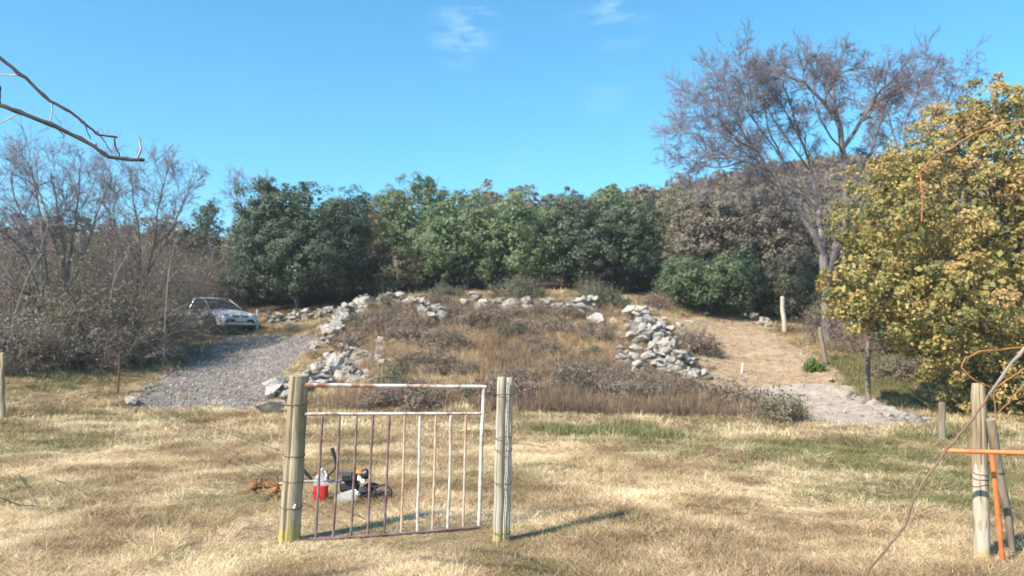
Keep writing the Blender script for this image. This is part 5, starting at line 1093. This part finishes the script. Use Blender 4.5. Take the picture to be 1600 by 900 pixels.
MB().tube([T(526, 726, -.06), T(519, 700, -.06)], [.016, .019], 10).build('grip', M['black_plastic'], h)
MB().tube([T(508, 752), T(498, 748, .1), T(488, 746, .12)], .009, 8).build('handle_bar', M['black_plastic'], h)
MB().tube([T(487, 749, .12), T(473, 733, .12)], [.015, .018], 10).build('grip', M['black_plastic'], h)
hd = bpy.data.objects.new('tiller_head', None); COL.objects.link(hd); hd.parent = tool
m_ = MB(); m_.box(T(426, 757), (.10, .07, .06), Ry(.2)); m_.ball(T(418, 758), (.045, .04, .035)); m_.build('gearbox', M['rusty_orange'], hd, bevel=.01)
for (px_, py_, dy_, s_) in ((397, 760, -.06, 1.0), (405, 757, .05, 1.0), (431, 766, -.09, .8)):
    m_ = MB(); m_.lathe([(.01, -.018), (.036 * s_, -.012), (.045 * s_, 0), (.036 * s_, .012), (.012, .02)], T(px_, py_, dy_), Rx(math.pi / 2) @ Ry(.35), 14); m_.build('tine_hub', M['rusty_orange'], hd)
    for k in range(5):
        a_ = k * 1.257; c = T(px_, py_, dy_); d_ = Vector((math.cos(a_), 0.1, math.sin(a_))); e_ = Vector((-math.sin(a_), 0.5, math.cos(a_)))
        MB().tube([c + d_ * .03, c + d_ * .075, c + d_ * .085 + e_ * .04], [.009, .007, .004], 5).build('tine', M['rusty_orange'], hd)
MB().tube([T(436, 768), T(434, 755), T(433, 742)], [.014, .012, .006], 6).build('guard', M['rusty_orange'], hd)
# harness
hz = at(575, 776, YB - .02); hz.z = g1(hz.x, hz.y); har = thing('shoulder_harness', 'crumpled black shoulder harness lying on the straw under the engine', 'harness', tuple(hz))
rh = random.Random(3); m_ = MB()
for k in range(9): m_.ball(Vector((rh.uniform(-.17, .04), rh.uniform(-.05, .12), .035 + rh.random() * .085)), (rh.uniform(.05, .09), rh.uniform(.04, .07), rh.uniform(.025, .04)), Rz(rh.uniform(0, 3)), 10, 6)
m_.tube([Vector((.02, 0, .02)), Vector((.08, .02, .12)), Vector((.17, .02, .14)), Vector((.23, .0, .09)), Vector((.24, 0, .02)), Vector((.16, -.03, .02)), Vector((.08, -.02, .03))], .012, 6)
m_.build('pad', M['black_fabric'], har)
for k in range(4):
    m_ = MB(); P = [Vector((-.1 + .045 * j + rh.uniform(-.01, .01), -.06 + .03 * k + .03 * math.sin(j * 1.3 + k), .03 + .05 * abs(math.sin(j * .8 + k)))) for j in range(8)]; m_.tube(P, .014, 6, flat=.35); m_.build('strap', M['black_fabric'], har)
# jugs
def jug(name, label, px, py, Y, w, hgt, fill, dark=False, tilt=0.0, rz=0.0):
    b = at(px, py, Y); b.z = g1(b.x, b.y) + 0.01; root = thing(name, label, 'bottle', tuple(b), rz); root.rotation_euler = (0, tilt, rz)
    def ring(z_, w_, s_=1): return [(math.copysign(abs(math.cos(a_)) ** .55, math.cos(a_)) * w_ * s_, math.copysign(abs(math.sin(a_)) ** .55, math.sin(a_)) * w_ * .75 * s_, z_) for a_ in [2 * math.pi * k / 20 for k in range(20)]]
    def loftz(prof):
        V = []; Fs = []
        for z_, w_ in prof: V += ring(z_, w_)
        for i in range(len(prof) - 1):
            for k in range(20): Fs.append((i * 20 + k, i * 20 + (k + 1) % 20, (i + 1) * 20 + (k + 1) % 20, (i + 1) * 20 + k))
        Fs += [tuple(range(20))[::-1], tuple((len(prof) - 1) * 20 + k for k in range(20))]; return MB().add(V, Fs)
    prof = [(0, w * .9)] + [(hgt * f, w * (1 + .03 * math.sin(f * 42))) for f in np.linspace(.06, .66, 12)] + [(hgt * .76, w * .8), (hgt * .86, w * .4), (hgt * .9, w * .3), (hgt * .93, w * .3)]
    loftz(prof).build('shell', M['clear_plastic'], root)
    if fill: loftz([(.004, w * .93), (hgt * .05, w * 1.045), (hgt * fill * .6, w * 1.045), (hgt * fill, w * 1.04)]).build('fuel', M['red_fuel'], root)
    MB().lathe([(w * .36, hgt * .93), (w * .36, hgt * 1.0), (w * .3, hgt * 1.01)], sides=14).build('cap', M['white_plastic'], root)
    MB().tube([(w * .62, 0, hgt * .68), (w * .85, 0, hgt * .80), (w * .55, 0, hgt * .92), (w * .28, 0, hgt * .88)], .009, 8).build('handle', M['white_plastic'], root)
jug('fuel_jug', 'clear plastic jug half full of red fuel beside the brush cutter', 501, 779, 7.95, 0.068, 0.30, 0.46)
jug('plastic_bottle', 'empty crumpled clear plastic bottle lying right of the red fuel jug', 531, 777, 7.88, 0.062, 0.24, 0, tilt=-1.2, rz=2.7)
jug('white_bottle', 'small white bottle standing behind the red fuel jug', 509, 779, 8.1, 0.026, 0.24, 0)
bpy.data.objects['white_bottle'].children[0].data.materials[0] = M['white_plastic']

# dead twigs lying in the grass at the left
for i, (pts, lab) in enumerate([([(0, 788), (30, 798), (62, 802)], 'thin dark twig lying in the grass at the left edge'), ([(86, 757), (110, 766), (128, 775)], 'short dark twig lying in the straw near the left edge'), ([(30, 750), (45, 775), (58, 798)], 'curved dark twig standing out of the grass at the left')]):
    P = [ground_at(*p) + Vector((0, 0, .05)) for p in pts]; b = P[0]; root = thing('fallen_twig', lab, 'twig', tuple(b)); MB().tube([p - b for p in P], [.006, .005, .003], 6).build('stem', M['near_bark'], root)

# ------------------------------------------------------------------ near tree at the left, its branches over the field
rn = random.Random(12)
def crooked(pts, Y, b, r0, r1, knots=(), sub=5, amp=0.004, dY=None):
    P = [at(p[0], p[1], Y + (p[2] if len(p) > 2 else 0)) - b for p in pts]; Q = [P[0]]
    for i in range(len(P) - 1):
        for k in range(1, sub + 1): Q.append(P[i].lerp(P[i + 1], k / sub) + Vector([rn.gauss(0, amp) for _ in range(3)]))
    m = len(Q); R = [r0 + (r1 - r0) * i / (m - 1) for i in range(m)]
    for k in range(m):
        if (k + 1) % sub == 0: R[k] *= 1.3
    return Q, R
YN = 3.6
nb = Vector((-5.2, 2.6, 0)); nb.z = g1(nb.x, nb.y)
near = thing('bare_fruit_tree', 'near bare tree reaching two thin dark branches into the upper left sky', 'tree', tuple(nb))
MB().tube([Vector((0, 0, -.1)), Vector((.04, 0, .6)), Vector((-.03, -.05, 1.3)), Vector((.05, -.1, 1.9)), Vector((.1, -.2, 2.6))], [.085, .07, .06, .05, .035], 10, jit=.05, rng=rn).build('trunk', M['near_bark'], near)
fork = Vector((.1, -.2, 2.6)) + nb
for pts, r0, r1 in [([(-160, 40, .1), (-60, 52), (0, 91), (40, 122), (78, 158), (110, 175), (135, 195), (155, 211), (183, 214)], .0105, .0035), ([(-220, 120, .1), (-80, 155), (0, 164), (38, 178), (92, 200), (137, 222), (172, 246), (205, 249), (226, 250)], .0125, .006)]:
    Q, R = crooked(pts, YN, nb, r0 * .9, r1 * 1.2, amp=.0012, sub=4); s0 = Q[0]; Q = [fork - nb, (fork - nb).lerp(s0, .5) + Vector((0, 0, .05))] + Q; R = [.02, .016] + R
    MB().tube(Q, R, 8, jit=.05, rng=rn).build('branch', M['near_bark'], near)
for pts, r0, r1, m_ in [([(215, 247), (221, 232), (216, 212)], .005, .004, 'near_twig'), ([(131, 189), (136, 203), (141, 218)], .0028, .002, 'near_bark'), ([(152, 205), (163, 222), (174, 237)], .0028, .0018, 'near_bark'), ([(179, 216), (181, 230), (187, 243)], .0035, .003, 'near_bark'),
        ([(80, 156), (82, 172), (78, 189)], .0032, .0028, 'near_twig'), ([(34, 118), (10, 117), (-30, 116)], .0035, .0028, 'near_twig'), ([(30, 177), (12, 187), (-10, 196)], .0032, .0026, 'near_twig'), ([(-2, 125), (0, 145), (0, 162)], .005, .004, 'near_bark'),
        ([(90, 202), (100, 212), (98, 216), (92, 215)], .0018, .001, 'near_bark'), ([(149, 232), (151, 225)], .003, .002, 'near_bark'), ([(188, 247), (186, 241)], .003, .002, 'near_bark')]:
    Q, R = crooked(pts, YN, nb, r0, r1, amp=.0012, sub=3); MB().tube(Q, R, 6).build('twig', M[m_], near)

# near briar at the right
yb_ = 3.3
rb = Vector((3.1, 3.1, 0)); rb.z = g1(rb.x, rb.y)
briar = thing('briar', 'near thin brown briar canes crossing in front of the orange bar at the right', 'plant', tuple(rb))
def cane(pts, r0, r1, mat, Y=yb_, root_to=None, sub=4, amp=.0018):
    r0 *= .66; r1 *= .66; Q, R = crooked(pts, Y, rb, r0, r1, amp=amp, sub=sub)
    if root_to is not None: Q = Q + [Vector(p) for p in root_to]; R = R + [r1] * len(root_to)
    MB().tube(Q, R, 7, jit=.04, rng=rn).build('cane', M[mat], briar)
cane([(1300, 1010), (1355, 897), (1385, 858), (1415, 822), (1428, 780), (1450, 740), (1490, 690), (1520, 655), (1545, 617)], .006, .0075, 'cane')
cane([(1545, 617), (1570, 582), (1600, 545), (1680, 480), (1780, 440)], .0085, .011, 'cane_grey', root_to=[Vector((.15, 0, 1.6)), Vector((.05, 0, .9)), Vector((0, 0, -.05))])
cane([(1548, 606), (1530, 598), (1510, 585), (1503, 573), (1508, 560), (1530, 549), (1590, 542), (1640, 548)], .004, .0045, 'cane_orange')
cane([(1552, 608), (1580, 590), (1602, 575), (1650, 540)], .005, .005, 'cane_orange')
cane([(1560, 645), (1580, 622), (1602, 600), (1650, 560)], .0035, .004, 'cane_orange')
cane([(1553, 612), (1556, 650), (1550, 700)], .004, .002, 'cane_orange')
cane([(1516, 660), (1514, 700), (1514, 740), (1512, 760)], .002, .0015, 'cane_orange')
cane([(1425, 815), (1428, 808), (1432, 812)], .005, .003, 'cane')
cane([(1440, 346), (1441, 310), (1438, 270), (1455, 248), (1490, 228), (1530, 205), (1570, 192), (1610, 186), (1700, 200), (1780, 300)], .0045, .0065, 'cane_orange', root_to=[Vector((.2, .1, 1.4)), Vector((.05, .05, -.05))])
from collections import Counter
_c = Counter(); _seen = set()
for o in bpy.data.objects:
    if o.type == 'MESH' and o.data.name not in _seen:
        _seen.add(o.data.name); r = o
        while r.parent: r = r.parent
        _c[r.name.split('.')[0] + '/' + o.name.split('.')[0]] += len(o.data.loops) - 2 * len(o.data.polygons)
# thin air between the camera and the far hills
hzb = MB(); hzb.box((0, 200, 27), (1520, 1540, 96)); hzo = hzb.build('haze', None, smooth=False)
hm_ = bpy.data.materials.new('haze'); hm_.use_nodes = True; ht_ = hm_.node_tree; ht_.nodes.clear(); ho_ = N(ht_, 'ShaderNodeOutputMaterial'); hv_ = N(ht_, 'ShaderNodeVolumePrincipled')
hv_.inputs['Color'].default_value = (0.86, 0.91, 0.96, 1); hv_.inputs['Density'].default_value = 0.0007; ht_.links.new(hv_.outputs[0], ho_.inputs['Volume']); hzo.data.materials.append(hm_); hzo['kind'] = 'stuff'
print(sum(_c.values()), _c.most_common(22))
print('faces in vegetation (triangles):', RT)
